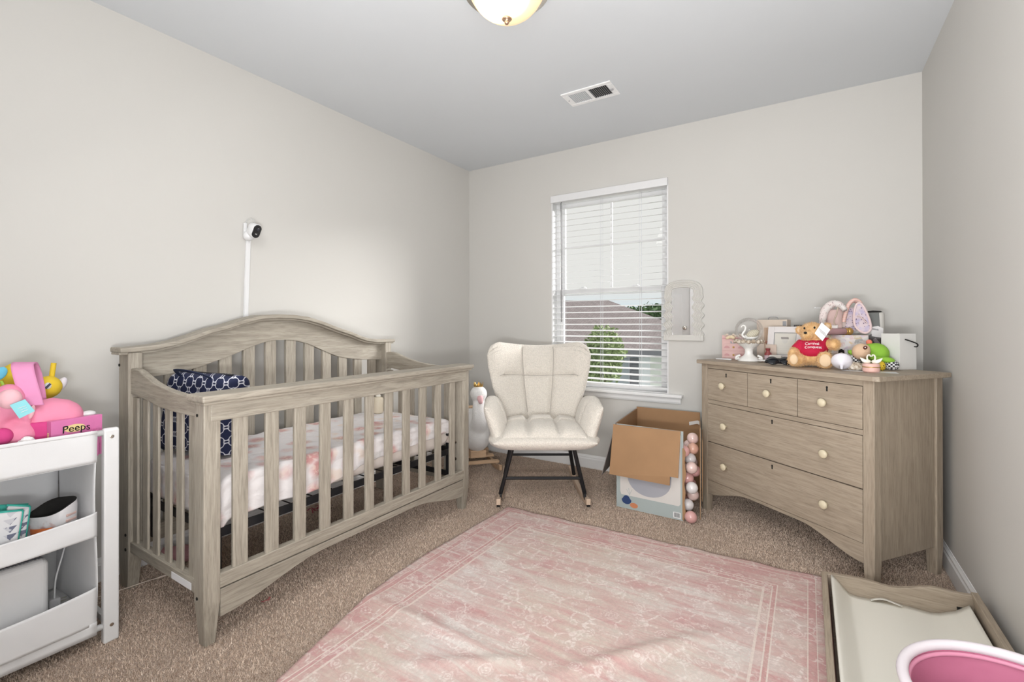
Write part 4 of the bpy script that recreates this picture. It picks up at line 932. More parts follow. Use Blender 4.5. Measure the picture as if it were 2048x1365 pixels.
tg.ln(tg.ma('MULTIPLY', .40, lw_.outputs['Fresnel']), mx.inputs[0]); tg.ln(tr.outputs[0], mx.inputs[1]); tg.ln(gl.outputs[0], mx.inputs[2]); tg.ln(mx.outputs[0], tg.t.nodes['Material Output'].inputs[0])
B().ell((0, 0, .176), (.073, .073, .072), n=40, m=24).obj('glass_dome', tg.m, sg, smooth=True)
b = B().ell((.012, 0, .138), (.036, .022, .020)).tube(catmull([(-.018, 0, .132), (-.034, 0, .150), (-.020, 0, .175), (-.018, 0, .196), (-.030, 0, .204), (-.040, 0, .192)], 6), lambda t: .0065-.003*t, 10)
b.obj('swan_figure', m_por, sg, smooth=True)
m_wing = NT('swan_wing', .6); m_wing.col(m_wing.ramp(m_wing.ma('SINE', m_wing.ma('MULTIPLY', m_wing.ma('ADD', m_wing.xyz()[0], m_wing.xyz()[2]), 700)), [(.2, (.42, .38, .28)), (.6, (.70, .67, .56))])); m_wing = m_wing.m
B().ell((.020, -.012, .156), (.036, .014, .022), Rot(-25, 'Y')).obj('wing', m_wing, sg, smooth=True)

# dolls' house style cabinet behind the globe
dh = thing('toy_wardrobe', 'beige toy wardrobe box with a metal handle behind the snow globe', 'box', L(.805, .385), R(-18))
m_dh = plain('beige_card', (.66, .56, .47), .6); m_dhd = plain('tan_stripe', (.42, .29, .20), .6, var=.1)
B().box(-.085, .085, 0, .06, 0, .238).obj('box_body', m_dh, dh, bevel=.003)
B().box(-.040, .060, -.002, 0, .020, .190).obj('open_recess', m_dhd, dh)
for k in range(9): B().box(-.036+.011*k, -.030+.011*k, -.005, -.002, .022, .188).obj('slat', plain('slat_tan', (.56, .40, .29), .6, var=0) if k == 0 else bpy.data.materials['slat_tan'], dh)
B().box(-.042, .062, -.006, -.002, .098, .110).obj('shelf_edge', plain('rust', (.36, .15, .10), .6, var=0), dh)
B().tube(catmull([(-.03, .03, .238), (-.024, .03, .252), (.018, .03, .252), (.026, .03, .238)], 5), .0022, 6).obj('handle', m_grey, dh, smooth=True)
B().box(.062, .082, -.001, .0, .20, .228).obj('label_patch', m_grey, dh)
cd_ = thing('framed_card', 'small beige card with a printed drop leaning behind the globe pedestal', 'card', L(.715, .275), R(-10))
B().box(-.028, .028, 0, .004, 0, .095).obj('card', plain('card_beige', (.62, .50, .42), .7), cd_, bevel=.001)
B().prism([(0, .052), (.012, .030), (.008, .018), (-.008, .018), (-.012, .030)], lambda p, s: Vector((p[0], -.0004-(.0006 if s else 0), p[1]))).obj('printed_drop', m_gp2, cd_)
bw = thing('trinket_bottle', 'small dark red trinket bottle seen under the globe bowl', 'bottle', L(.70, .235), 0)
B().lathe([(.016, 0), (.018, .004), (.018, .045), (.010, .055), (.010, .066), (.012, .067), (.012, .074), (.003, .076)], n=20).obj('body', plain('maroon', (.26, .05, .05), .3, var=0), bw, smooth=True)
B().lathe([(.0185, .010), (.0185, .036)], n=20).obj('label', plain('lilac_label', (.55, .42, .46), .6, var=0), bw)
br_ = thing('hair_brush', 'pale small brush with dark bristles lying before the white photo frame', 'brush', L(.650, .235), R(-20))
B().box(-.032, .032, -.012, .012, .022, .040).obj('brush_back', plain('brush_cream', (.74, .71, .66), .4), br_, bevel=.005)
tag(B().box(-.030, .030, -.010, .010, .001, .022).obj('bristles', m_dark, br_), kind='stuff')
sn = thing('small_napkin', 'small crumpled cream cloth beside the globe base', 'cloth', L(.655, .165), 0)
B().grid(lambda u, v: (-.04+.08*u, -.02+.04*v, .004+.010*abs(mnoise.noise(Vector((u*4, v*3, 1))))+.004), 20, 12).obj('cloth', m_por, sn, smooth=True, solid=.002)

# white photo frame, dark frame
def picture(name, lab, e, n, w, h, fw, mf_, mi, rz, tilt=-9, lines=True):
    p = thing(name, lab, 'picture frame', L(e, n, .892), rz); Mt = Matrix.Rotation(R(tilt), 4, 'X')
    def q(b): b.v = [Mt @ v for v in b.v]; return b
    q(B().box(-w/2, -w/2+fw, -.012, .004, 0, h).box(w/2-fw, w/2, -.012, .004, 0, h).box(-w/2+fw, w/2-fw, -.012, .004, 0, fw).box(-w/2+fw, w/2-fw, -.012, .004, h-fw, h)).obj('frame', mf_, p, bevel=.002)
    q(B().box(-w/2+fw-.002, w/2-fw+.002, -.006, -.003, fw-.002, h-fw+.002)).obj('picture', mi, p)
    q(B().box(-w/2+fw+.0, w/2-fw, -.009, -.0075, fw, fw+.003).box(-w/2+fw, w/2-fw, -.009, -.0075, h-fw-.003, h-fw).box(-w/2+fw, -w/2+fw+.003, -.009, -.0075, fw, h-fw).box(w/2-fw-.003, w/2-fw, -.009, -.0075, fw, h-fw)).obj('inner_lip', m_grey, p)
    B().add([(-.02, .004, .0), (.02, .004, .0), (.02, .006, h*.7), (-.02, .006, h*.7), (-.02, .085, .0), (.02, .085, .0), (.02, .089, .0), (-.02, .089, .0)], [(2, 3, 4, 5), (3, 2, 5, 4)]).obj('easel', mf_, p, solid=.002)
    return p, q
pf, q = picture('photo_frame', 'white photo frame with a pale print standing beside the snow globe', .660, .310, .185, .195, .034, plain('frame_white_pink', (.74, .70, .69), .4), plain('print_cream', (.66, .63, .57), .4), R(-20))
q(B().add([], []).prism([(.0+.014*cos(a), .115+.016*sin(a)) for a in [2*PI*i/16 for i in range(16)]], lambda p, s: Vector((p[0], -.0062-(.0005 if s else 0), p[1])))).obj('printed_crest', plain('crest', (.58, .56, .52), .5, var=0), pf)
for zz in (.06, .072, .084): q(B().box(-.035, .035, -.0067, -.0061, zz, zz+.0015)).obj('printed_line', bpy.data.materials['crest'], pf)
picture('photo_frame', 'dark thin framed picture with a grey print behind the teddy bear', .575, .385, .15, .205, .006, m_blackp, plain('print_grey', (.30, .30, .31), .4), R(-14))

# glasses case / folded black sunglasses
gc = thing('sunglasses', 'folded glossy black sunglasses lying at the front edge left of the teddy', 'sunglasses', L(.505, .085), R(12))
for s_ in (-1, 1): B().lathe([(.004, 0), (.026, .001), (.029, .004), (.026, .008), (.006, .010)], (s_*.030, 0, .020), 24, Rot(42, 'X')).obj('lens', NT('black_lens', .06, (.01, .012, .016)).m if s_ < 0 else bpy.data.materials['black_lens'], gc, smooth=True)
B().tube(catmull([(-.062, -.004, .024), (-.03, -.006, .036), (0, -.004, .030), (.03, -.006, .036), (.062, -.004, .024)], 6), .003, 8).obj('frame', m_blackp, gc, smooth=True)
for s_ in (-1, 1): B().tube(catmull([(s_*.060, -.002, .022), (s_*.058, .015, .012), (s_*.01, .022, .010+.006*(s_ > 0)), (-s_*.045, .026, .006+.006*(s_ > 0))], 6), .0035, 8).obj('temple', m_blackp, gc, smooth=True)

# ------------------------------------------------------------------ soft toys and small things; ip() gives the world point seen at depth d
def ip(u, v, d): return HM @ Vector(((u-1024)/936.3*d, d, (649.3-v)/936.3*d))
CF = 1
def pthing(name, lab, cat, u, vb, d, zb=None, group=None):
    global CF
    p = ip(u, vb, d); z0 = p.z; zb = z0 if zb is None else zb; phi = math.atan((u-1024)/936.3); CF = cos(phi)
    o = thing(name, lab, cat, (p.x, p.y, zb), R(32.29)-phi, group); k = d/936.3; kc = k*cos(phi)
    return o, (lambda uu: (uu-u)*kc), (lambda vv: (vb-vv)*k+z0-zb)
m_bear = NT('bear_fur', .95); m_bear.col(m_bear.ramp(m_bear.noise(50), [(.3, (.60, .34, .13)), (.7, (.78, .52, .26))])).set(Sheen_Weight=.3); m_bear = m_bear.m
m_pad = plain('bear_pad', (.76, .56, .36), .8)
bear, X_, Z_ = pthing('teddy_bear', 'tan teddy bear in a crimson printed shirt sitting on the dresser', 'teddy bear', 1626, 736, 2.31, .889)
zz = lambda v: (737-v)/397
def E_(b, u, v, y, ru, ry, rv, M=None): return b.ell((X_(u), y, zz(v)), (ru/397*CF, ry/397, rv/397), M)
b = B()
E_(b, 1625, 700, 0, 27, 22, 30); E_(b, 1626, 718, 0, 30, 24, 15); E_(b, 1624, 669, -.012, 25, 20, 19); E_(b, 1615, 674, -.055, 12, 10, 9); E_(b, 1597, 665, .0, 7, 5, 8); E_(b, 1654, 658, .0, 9, 5, 8)
b.tube([(X_(1605), 0, zz(692)), (X_(1592), -.02, zz(706)), (X_(1588), -.05, zz(714))], lambda t: .026, 12); E_(b, 1586, 713, -.055, 10, 10, 13)
b.tube([(X_(1645), 0, zz(692)), (X_(1662), -.02, zz(692))], .024, 12); E_(b, 1667, 692, -.025, 12, 11, 11)
b.tube([(X_(1612), -.01, zz(722)), (X_(1592), -.07, zz(723))], .030, 12); E_(b, 1588, 722, -.080, 13, 9, 13)
b.tube([(X_(1638), -.01, zz(722)), (X_(1649), -.07, zz(722))], .032, 12); E_(b, 1649, 721, -.085, 16, 11, 16.5)
blob('bear_body', m_bear, b, bear, voxel=.0045, smooth=4, amp=.002, nscale=90, fur=12000, furlen=.0042, furw=.0009)
m_shirt = plain('crimson_jersey', (.50, .004, .045), .8, bump=.2, bs=300)
b = B(); E_(b, 1626, 699, -.002, 31, 26, 21); E_(b, 1624, 706, -.004, 31, 27, 16); b.tube([(X_(1608), -.002, zz(692)), (X_(1594), -.020, zz(706))], lambda t: .033, 14); b.tube([(X_(1642), -.002, zz(691)), (X_(1655), -.016, zz(691))], lambda t: .031, 14)
blob('shirt', m_shirt, b, bear, voxel=.0045, smooth=3, amp=.0012, nscale=40)
m_tw = plain('print_white', (.86, .84, .84), .6, var=0)
for s_, vv, uu in (('Carnival', 690, 1624), ('Conquest', 696.5, 1626)):
    text('lettering', s_, m_tw, bear, .0175, frame((X_(uu), -.0745, zz(vv)), (1, .02, .02), (0, .12, 1)), bend=3.0)
for u, v in ((1609, 661), (1629, 660)): E_(B(), u, v, -.062, 2.0, 1.8, 2.2).obj('eye', m_dark, bear, smooth=True)
E_(B(), 1611, 670, -.083, 3.4, 2.4, 2.4).obj('nose', m_dark, bear, smooth=True)
E_(B(), 1649, 721, -.109, 11.5, 3, 12).obj('foot_pad', m_pad, bear, smooth=True); E_(B(), 1588, 721, -.099, 8.5, 3, 10).obj('foot_pad', m_pad, bear, smooth=True)
E_(B(), 1598, 665, -.011, 4, 2, 5).obj('inner_ear', m_pad, bear, smooth=True); E_(B(), 1654, 658, -.012, 5, 2, 5).obj('inner_ear', m_pad, bear, smooth=True)
tgp = [(1629, 670.5), (1642.5, 650), (1659, 663.5), (1644, 685)]
tgo = B().prism([(X_(a), zz(c)) for a, c in tgp], lambda p, s: Vector((p[0], -.088-(.001 if s else 0)+.15*(p[0]-X_(1644)), p[1]))).obj('paper_tag', m_tw, bear)
for k in range(3): B().tube([(X_(1637+2.2*k*.6), -.0905-.001, zz(661+4*k*.8)), (X_(1650+1.2*k*.6), -.0895, zz(671+3.4*k*.8))], .0006, 4).obj('tag_print', m_ink, tgo)

# boxes behind the bear
bb, X_, Z_ = pthing('beige_box', 'low beige box under the floral baby box behind the teddy bear', 'box', 1672, 735, 2.40, .889)
B().box(X_(1640), X_(1704), 0, .07, 0, .056).obj('box_body', m_dh, bb, bevel=.003)
B().box(X_(1642), X_(1702), -.002, 0, .048, .051).obj('lid_line', m_grey, bb)
fbx, X_, Z_ = pthing('floral_box', 'printed baby gift box with floral pattern stacked on the low beige box', 'box', 1690, 712, 2.40, .946)
t = NT('floral_print', .6); n1 = t.noise(38, detail=4, dist=1); c = t.ramp(t.vor(44, out='Color'), [(0, (.70, .66, .64)), (.35, (.66, .50, .50)), (.5, (.72, .69, .66)), (.62, (.58, .50, .60)), (.75, (.70, .52, .24)), (.88, (.28, .34, .46)), (1, (.1, .1, .1))])
t.col(t.mix(t.ramp(n1, [(.36, 0), (.50, 1)]), (.70, .67, .655), c)); m_fpr = t.m
B().box(X_(1650), X_(1736), 0, .055, 0, .098).obj('box_body', m_fpr, fbx, bevel=.003)
m_bw = NT('checker_bw', .7); ck = m_bw.n('TexChecker'); m_bw.ln(m_bw.co(), ck.inputs[0]); ck.inputs['Scale'].default_value = 130; ck.inputs['Color1'].default_value = (.75, .75, .76, 1); ck.inputs['Color2'].default_value = (.012, .012, .015, 1); m_bw.col(ck.outputs[0]); m_bw = m_bw.m
B().box(X_(1690), X_(1707), -.0015, 0, .0, .026).obj('printed_panel', plain('label_white', (.70, .72, .74), .6, var=0), fbx)
B().prism([(X_(1676), .002), (X_(1677), .022), (X_(1683), .026), (X_(1688), .020), (X_(1689), .002), (X_(1683), .010)], lambda p, s: Vector((p[0], -.0004-(.0010 if s else 0), p[1]))).obj('printed_panda', m_dark, fbx)
text('lettering', 'Toys for', m_ink, fbx, .011, frame((X_(1703), -.0022, .019), (1, 0, 0), (0, 0, 1)))
text('lettering', 'babies', m_ink, fbx, .011, frame((X_(1702), -.0022, .008), (1, 0, 0), (0, 0, 1)))
pb, X_, Z_ = pthing('product_box', 'large white product box with dark appliance print behind the bonnets', 'box', 1710, 735, 2.50, .889)
zt = Z_(624)
B().box(X_(1654), X_(1768), 0, .05, 0, zt).obj('box_body', plain('product_white', (.62, .60, .56), .5, var=.02), pb, bevel=.020, seg=4)
def pdec(poly, mat, name, par=pb, d0=.0004): return B().prism([(X_(a), Z_(c)) for a, c in poly], lambda p, s: Vector((p[0], -d0-(.001 if s else 0), p[1]))).obj(name, mat, par)
pdec([(1739, 656), (1738, 628), (1757, 627), (1759, 657)], plain('dark_olive', (.035, .04, .03), .4), 'printed_tumbler')
pdec([(1731, 625.5), (1733, 623.8), (1745, 622.5), (1760, 623.5), (1764, 625.5), (1757, 626.5), (1738, 627)], m_dark, 'printed_lid', d0=.0014)
bk_ = pdec([(1743, 673), (1741, 655), (1755, 653), (1765, 658), (1764, 676)], m_tw, 'printed_basket', d0=.0014)
for k in range(6): pdec([(1744.5+2*k, 660.5+.3*k), (1745.7+2*k, 660.6+.3*k), (1745.7+2*k, 657.5+.3*k), (1744.5+2*k, 657.4+.3*k)], m_ink, 'basket_hole', bk_, .0026)
pdec([(1736, 734), (1737, 672), (1743, 668), (1766, 674), (1767, 734)], plain('photo_brown', (.055, .035, .035), .4, var=.4), 'printed_photo', d0=.0002)
pdec([(1745, 680), (1750, 676), (1762, 690), (1764, 702), (1758, 704)], plain('gadget_grey', (.32, .27, .29), .4, var=.2), 'printed_gadget', d0=.0016)
pk, X_, Z_ = pthing('pale_pink_box', 'narrow pale pink carton standing left of the bonnets', 'box', 1652, 735, 2.56, .889)
B().box(X_(1641), X_(1668), 0, .045, 0, Z_(615)).obj('carton', plain('pale_pink_card', (.62, .52, .50), .6), pk, bevel=.002)
hk = B().tube([(X_(1630), .02, Z_(616.5)), (X_(1646), .02, Z_(617.3)+.002)], .0022, 8).ell((X_(1630), .02, Z_(616.5)), (.005, .005, .005)); hk.obj('hanger_bar', m_white, pk)

# rolled mauve bottle with golden cap
X0 = ip(1656, 664, 2.42); X1 = ip(1690, 663, 2.42)
mb = thing('mauve_tube', 'mauve tube with a round golden cap resting across the floral box', 'bottle', (X0.x, X0.y, 1.048), 0)
P0, P1 = Vector((X0.x, X0.y, 1.0615)), Vector((X1.x, X1.y, 1.0625)); D_ = (P1-P0).normalized()
B().tube([P0, P0+(P1-P0)*.03, P1-D_*.002, P1], lambda t: .0165 if 0 < t < 1 else .015, 20).obj('tube_body', plain('mauve', (.40, .23, .24), .35, var=0), mb, w=True, smooth=True, bevel=.001)
B().tube([P1, P1+D_*.010], .0175, 20).obj('gold_ring', m_gold, mb, w=True, smooth=True, bevel=.001)
B().ell(tuple(P1+D_*.022), (.018, .018, .019)).obj('gold_cap', m_gold, mb, w=True, smooth=True)

# bonnets, straps and bib
def floralmat(name, base, c1, c2, sc):
    t = NT(name, .85); t.col(t.mix(t.ramp(t.vor(sc), [(.20, 1.0), (.30, 0)]), t.mix(t.ramp(t.noise(30), [(.45, 0), (.6, 1)]), base, c1), c2)).bump(t.noise(90), .4, .003); return t.m
m_f1 = floralmat('ditsy_white', (.74, .70, .68), (.76, .66, .64), (.36, .27, .27), 110); m_f2 = floralmat('ditsy_lilac', (.68, .58, .62), (.52, .46, .62), (.16, .11, .20), 85)
t = NT('coral_gingham', .85); t.col(t.ramp(t.ma('SINE', t.ma('MULTIPLY', t.xyz()[2], 700)), [(.3, (.80, .50, .44)), (.7, (.82, .64, .58))])).bump(t.noise(120), .5, .003); m_ging = t.m
bn, bx_, bz_ = pthing('white_bonnet', 'white ditsy floral baby bonnet draped on the box, ties looped', 'bonnet', 1665, 672, 2.455, 1.046)
B().tube(catmull([(bx_(a), y, bz_(c)) for a, c, y in ((1651, 662, 0), (1645, 645, 0), (1650, 622, .01), (1664, 609, .01), (1680, 611, .01), (1690, 622, .0))], 8), lambda t: (.012+.008*sin(t*PI), .020), 14).obj('brim', m_f1, bn, smooth=True)
b = B().cushion(lambda u, v: (bx_(1667+17*u), .018+.01*u*u, bz_(642-22*v-4*u*u)), lambda u, v: .010, lambda u, v: .012, 24, 24, 3)
for q in b.v: q.y += .006*mnoise.noise(q*40)
b.obj('crown', plain('bonnet_lining', (.68, .50, .47), .85, var=.15), bn, smooth=True)
B().tube(catmull([(bx_(a), y, bz_(c)) for a, c, y in ((1676, 616, -.012), (1673, 630, -.016), (1668, 644, -.016), (1672, 655, -.014))], 6), lambda t: (.003, .010), 8).obj('tie', plain('tan_ribbon', (.62, .50, .40), .7), bn, smooth=True)
B().cushion(lambda u, v: (bx_(1662+14*u), -.018, bz_(659-8*v)), lambda u, v: .010, lambda u, v: .008, 20, 16, 3).obj('ruffle', m_f1, bn, smooth=True)
bn2, bx_, bz_ = pthing('coral_bonnet', 'baby bonnet with a coral gingham ruffle between the white and lilac ones', 'bonnet', 1700, 672, 2.455, 1.046)
B().tube(catmull([(bx_(a), y, bz_(c)) for a, c, y in ((1687, 645, -.01), (1691, 628, -.01), (1697, 611, -.01), (1707, 602, -.005), (1716, 605, .005), (1722, 616, .01))], 8), lambda t: (.010, .017), 12).obj('gingham_ruffle', m_ging, bn2, smooth=True)
b = B().cushion(lambda u, v: (bx_(1699+13*u), .018, bz_(640-24*v)), lambda u, v: .016, lambda u, v: .012, 24, 24, 3)
for q in b.v: q.y += .008*mnoise.noise(q*35)
b.obj('crown', m_f2, bn2, smooth=True)
B().cushion(lambda u, v: (bx_(1684+9*u), .010, bz_(636-22*v)), lambda u, v: .012, lambda u, v: .010, 20, 20, 3).obj('lining', plain('cream_pink', (.72, .60, .56), .85, var=.1), bn2, smooth=True)
bn3, bx_, bz_ = pthing('lilac_bib', 'lilac floral teardrop bib hanging in front of the product box', 'bib', 1726, 672, 2.40, 1.046)
ring = [(bx_(a), 0, bz_(c)) for a, c in ((1712, 612), (1708, 630), (1709, 650), (1718, 662), (1731, 667), (1741, 660), (1740, 645), (1734, 628), (1727, 614), (1719, 607))]
B().tube(catmull(ring, 6, True), .0055, 10, closed=True).obj('piping', plain('pale_pink_piping', (.78, .62, .62), .8, var=.05), bn3, smooth=True)
cc = Vector((bx_(1724), .0, bz_(640))); rp = catmull(ring, 6, True); vs = [cc+Vector((0, .012, 0))]; n = len(rp)
for k in (.5, .8, 1.0): vs += [cc+(p-cc)*k+Vector((0, .010*(1-k)+.004*mnoise.noise(p*50*k), 0)) for p in rp]
fs = [(0, 1+i, 1+(i+1) % n) for i in range(n)]+[(1+r*n+i, 1+(r+1)*n+i, 1+(r+1)*n+(i+1) % n, 1+r*n+(i+1) % n) for r in range(2) for i in range(n)]
B().add(vs, fs).obj('bib_panel', m_f2, bn3, smooth=True, solid=.005)
B().tube(catmull([(bx_(a), -.010, bz_(c)) for a, c in ((1714, 634), (1720, 634), (1729, 642), (1734, 647))], 6), lambda t: (.003, .006), 8).obj('neck_loop', plain('pink_loop', (.78, .62, .62), .8, var=.05), bn3, smooth=True)

# funnel
fn, fx_, fz_ = pthing('funnel', 'small white plastic funnel lying before the floral box', 'funnel', 1683, 741, 2.14, .889)
Mf = frame((fx_(1683), .0, fz_(724)), (1, 0, .05), (0, .45, 1.0))
b = B().lathe([(.0405, -.006), (.0415, 0), (.036, .012), (.024, .024), (.010, .033), (.0065, .040), (.0045, .062), (.0030, .062)], n=32)
Mz = Matrix.Rotation(R(28), 4, 'X'); b.v = [Matrix.Translation((fx_(1683), .012, fz_(724))) @ (Matrix.Rotation(R(118), 4, 'X') @ v) for v in b.v]
b.obj('cone', plain('white_plastic_cool', (.76, .74, .80), .3, var=0), fn, smooth=True)
# green crinkle toy
ty, tx_, tz_ = pthing('crinkle_toy', 'green and beige plush turtle toy with checkered legs lying on the dresser', 'plush toy', 1738, 738, 2.20, .889)
m_green = plain('lime_plush', (.27, .52, .05), .8, bump=.3, bs=200); m_beige = plain('beige_plush', (.72, .50, .34), .85, bump=.3, bs=200)
def TE(b, u, v, y, ru, ry, rv, M=None): return b.ell((tx_(u), y, tz_(v)), (ru/390*CF, ry/390, rv/390), M, 20, 14)
blob('shell', m_green, TE(TE(B(), 1752, 709, .03, 25, 18, 20, Rot(22, 'Y')), 1742, 700, .02, 16, 12, 11), ty, voxel=.005, smooth=5)
blob('head', m_beige, TE(TE(B(), 1722, 704, -.03, 18, 13, 15, Rot(20, 'Y')), 1730, 699, -.03, 10, 10, 9), ty, voxel=.004, smooth=6)
eo = TE(B(), 1730.5, 695.5, -.062, 4, 2.5, 3.6, Rot(25, 'Y')).obj('eye', plain('brown_eye', (.12, .03, .02), .25, var=0), ty, smooth=True)
TE(B(), 1730.5, 695, -.070, 1.2, 1, 1).obj('highlight_dot', m_tw, eo, smooth=True)
blob('leaf_collar', m_green, TE(TE(B(), 1772, 719, -.02, 16, 9, 5.5, Rot(8, 'Y')), 1755, 717, -.02, 16, 8, 4.5), ty, voxel=.004, smooth=4)
blob('leaf_collar', m_green, TE(B(), 1703, 707, -.01, 9, 7, 5, Rot(20, 'Y')), ty, voxel=.004, smooth=4)
TE(B(), 1738, 686, .03, 6, 4, 5).obj('orange_tuft', plain('coral_tuft', (.78, .22, .14), .8), ty, smooth=True)
for u, v, ru, rv, a in ((1708, 720, 14, 8, 25), (1782, 729, 14, 9.5, 12)): blob('checkered_leg', m_bw, TE(B(), u, v, -.015, ru, 9, rv, Rot(a, 'Y')), ty, voxel=.004, smooth=3)
t = NT('dotted_yellow', .7); t.col(t.ramp(t.vor(95), [(.24, (.03, .03, .02)), (.30, (.72, .50, .03))])); TE(B(), 1763, 731, -.045, 6.5, 8, 8.5).obj('yellow_wheel', t.m, ty, smooth=True)
cf, cx_, cz_ = pthing('fluffy_cloth', 'speckled beige fluffy cloth bundled before the checkered toy leg', 'cloth', 1712, 741, 2.13, .889)
b = B().ell((0, 0, .018), (.034, .02, .019)).ell((cx_(1703), .005, .020), (.018, .018, .022)).ell((cx_(1722), .005, .016), (.02, .018, .017))
blob('cloth', m_rose, b, cf, voxel=.004, smooth=2, amp=.003, nscale=80)
# two-swans candle
cn_, ax_, az_ = pthing('swan_candle', 'pink jar candle topped with two small cream swans at the front corner', 'candle', 1742, 746, 2.05, .889)
B().lathe([(.026, 0), (.030, .003), (.031, .008), (.031, .034), (.029, .038), (.010, .039)], n=32).obj('jar', plain('candle_pink', (.80, .50, .44), .45, var=.04), cn_, smooth=True)
B().lathe([(.0316, .022), (.0322, .024), (.0316, .026)], n=32).obj('gold_band', m_gold, cn_, smooth=True)
m_sw = plain('swan_cream', (.80, .78, .68), .4, var=0)
for s_ in (-1, 1):
    b = B().ell((s_*.016, 0, .047), (.016, .009, .009)).tube(catmull([(s_*.008, 0, .046), (s_*.014, 0, .060), (s_*.012, 0, .073), (s_*.005, 0, .076), (s_*.002, 0, .068)], 6), lambda t: .0038-.0014*t, 8)
    b.obj('swan', m_sw, cn_, smooth=True)
    for y_ in (-1, 1): B().prism([(s_*.008, .046), (s_*.020, .056), (s_*.040, .064), (s_*.034, .050), (s_*.022, .042)], lambda p, s: Vector((p[0], y_*(.006+.003*s+.1*abs(p[0])), p[1]))).obj('wing', m_sw, cn_, bevel=.001)
# papers
for e, n, a, w_, h_, lab, z in ((.085, .185, 38, .11, .075, 'folded white paper slip lying before the white gift bag', .8898), (.150, .150, 12, .13, .05, 'white card lying flat under the swan candle edge', .8896)):
    q = L(e, n, z); b = B().box(-w_/2, w_/2, -h_/2, h_/2, 0, .0006, Matrix.Translation(q) @ Matrix.Rotation(R(a)+DA, 4, 'Z')); tag(b.obj('paper', m_white), lab, 'paper')
# white paper bag
pg = thing('paper_bag', 'white paper gift bag with black rope handle at the right end of the dresser', 'bag', (.357, 2.775, .8895), 0)
C0, C1, C2 = Vector((.357, 2.772, .8895)), Vector((.425, 2.838, .8895)), Vector((.296, 2.842, .8895)); C3 = C1+C2-C0; hh = Vector((0, 0, .166)); m_pb = plain('bag_paper', (.74, .73, .71), .5, var=.02)
cen = (C0+C3)/2
def wl_(p, k): return p+(cen-p)*k
ring0 = [C0, C1, C3, C2]
for (a, b_) in ((C0, C1), (C1, C3), (C3, C2), (C2, C0)):
    B().add([a, b_, wl_(b_, .03)+hh, wl_(a, .03)+hh], [(0, 1, 2, 3)]).obj('bag_side', m_pb, pg, w=True, solid=.0012)
B().add([v+Vector((0, 0, .001)) for v in ring0], [(0, 1, 2, 3)]).obj('bag_base', m_pb, pg, w=True, solid=.001)
dR_ = (C1-C0).normalized(); nR = Vector((dR_.y, -dR_.x, 0))
ha = C0+dR_*.026+nR*.004+Vector((0, 0, .140)); hb2 = C0+dR_*.086+nR*.012+Vector((0, 0, .118))
B().tube(catmull([ha, ha+dR_*.03+nR*.006-Vector((0, 0, .010)), hb2, hb2+Vector((-.002, 0, -.012)), hb2+Vector((-.012, .010, -.012))], 6), .0028, 8).obj('rope_handle', m_dark, pg, w=True, smooth=True)
dL_ = (C0-C2).normalized(); nL = Vector((dL_.y, -dL_.x, 0))
text('lettering', 'RA', m_dark, pg, .026, rootmat(pg).inverted() @ frame(C0-dL_*.016+nL*.0018+Vector((0, 0, .022)), dL_, (0, 0, 1)))

# ------------------------------------------------------------------ changing tray leaning by the right wall
tr0 = thing('changing_tray', 'wooden changing table tray lying on the carpet by the right wall', 'tray', (.053, 2.262, 0.008))
ta = R(-6.0); TM = Matrix.Rotation(ta, 4, 'Y')
def tl(b): b.v = [TM @ v for v in b.v]; return b
TW, TL_, TH = .462, .86, .098
def contour(k): return TH-.014*math.exp(-((k-.48)/.13)**2)+.008*math.exp(-((k-.74)/.10)**2)-.003*k
n = 40; pl = [(0, .0), (TW, .0)]+[(TW*(1-i/n), contour(1-i/n)) for i in range(n+1)]
for yy in (-.018, -TL_): tl(B().prism(pl, lambda p, s: Vector((p[0], yy+(0 if s == 0 else .018), p[1])))).obj('end_panel', dx, tr0, bevel=.002)
tl(B().box(0, .020, -TL_, 0, 0, TH+.001)).obj('side_rail', dy, tr0, bevel=.003); tl(B().box(TW-.020, TW, -TL_, 0, 0, TH+.004)).obj('side_rail', dy, tr0, bevel=.003)
tl(B().box(.020, TW-.020, -TL_+.018, -.018, 0, .006)).obj('tray_base', dx, tr0)
tl(B().box(TW-.065, TW-.045, -.022, -.0185, .030, .050)).obj('fixing_clip', m_dark, tr0)
cp_ = thing('changing_pad', 'cream contoured changing pad lying in the wooden tray', 'changing pad', (.08, 2.24, .02))
px0, px1 = .032, TW-.030
prf = [(0, .098), (.03, .088), (.08, .058), (.13, .034), (.20, .028), (.5, .026), (.72, .014), (.78, .016), (.90, .034), (1, .062)]
def padf(u, v):
    return TM @ Vector((px0+(px1-px0)*u, -.024-(TL_-.05)*v, interp(prf, u)+.004*sin(v*9)*u*(1-u)+.004*(1-v)*0))
b = B().grid(padf, 50, 30); N_ = len(b.v); b.v = [v+Vector((.053, 2.262, .008)) for v in b.v]
b.obj('pad_top', NT('pad_vinyl', .45, (.80, .775, .70)).m, cp_, w=True, smooth=True, solid=.006)
B().prism([(px0, .010), (px0+.003, .010), (px0+.003, .094), (px0, .094)], lambda p, s: (TM @ Vector((p[0], -.026 if s == 0 else -TL_+.04, p[1])))+Vector((.053, 2.262, .008))).obj('pink_edge', plain('pink_edge', (.70, .32, .36), .7, var=0), cp_, w=True)
b = B().grid(lambda u, v: TM @ Vector((.15+.090*u, -.034-.022*v+.008*sin(u*5), .034+.008*sin(u*3)+.004*v)), 12, 4); b.v = [v+Vector((.053, 2.262, .008)) for v in b.v]
b.obj('pad_label', plain('pad_tab', (.74, .72, .66), .6, var=0), cp_, w=True, smooth=True, solid=.001)

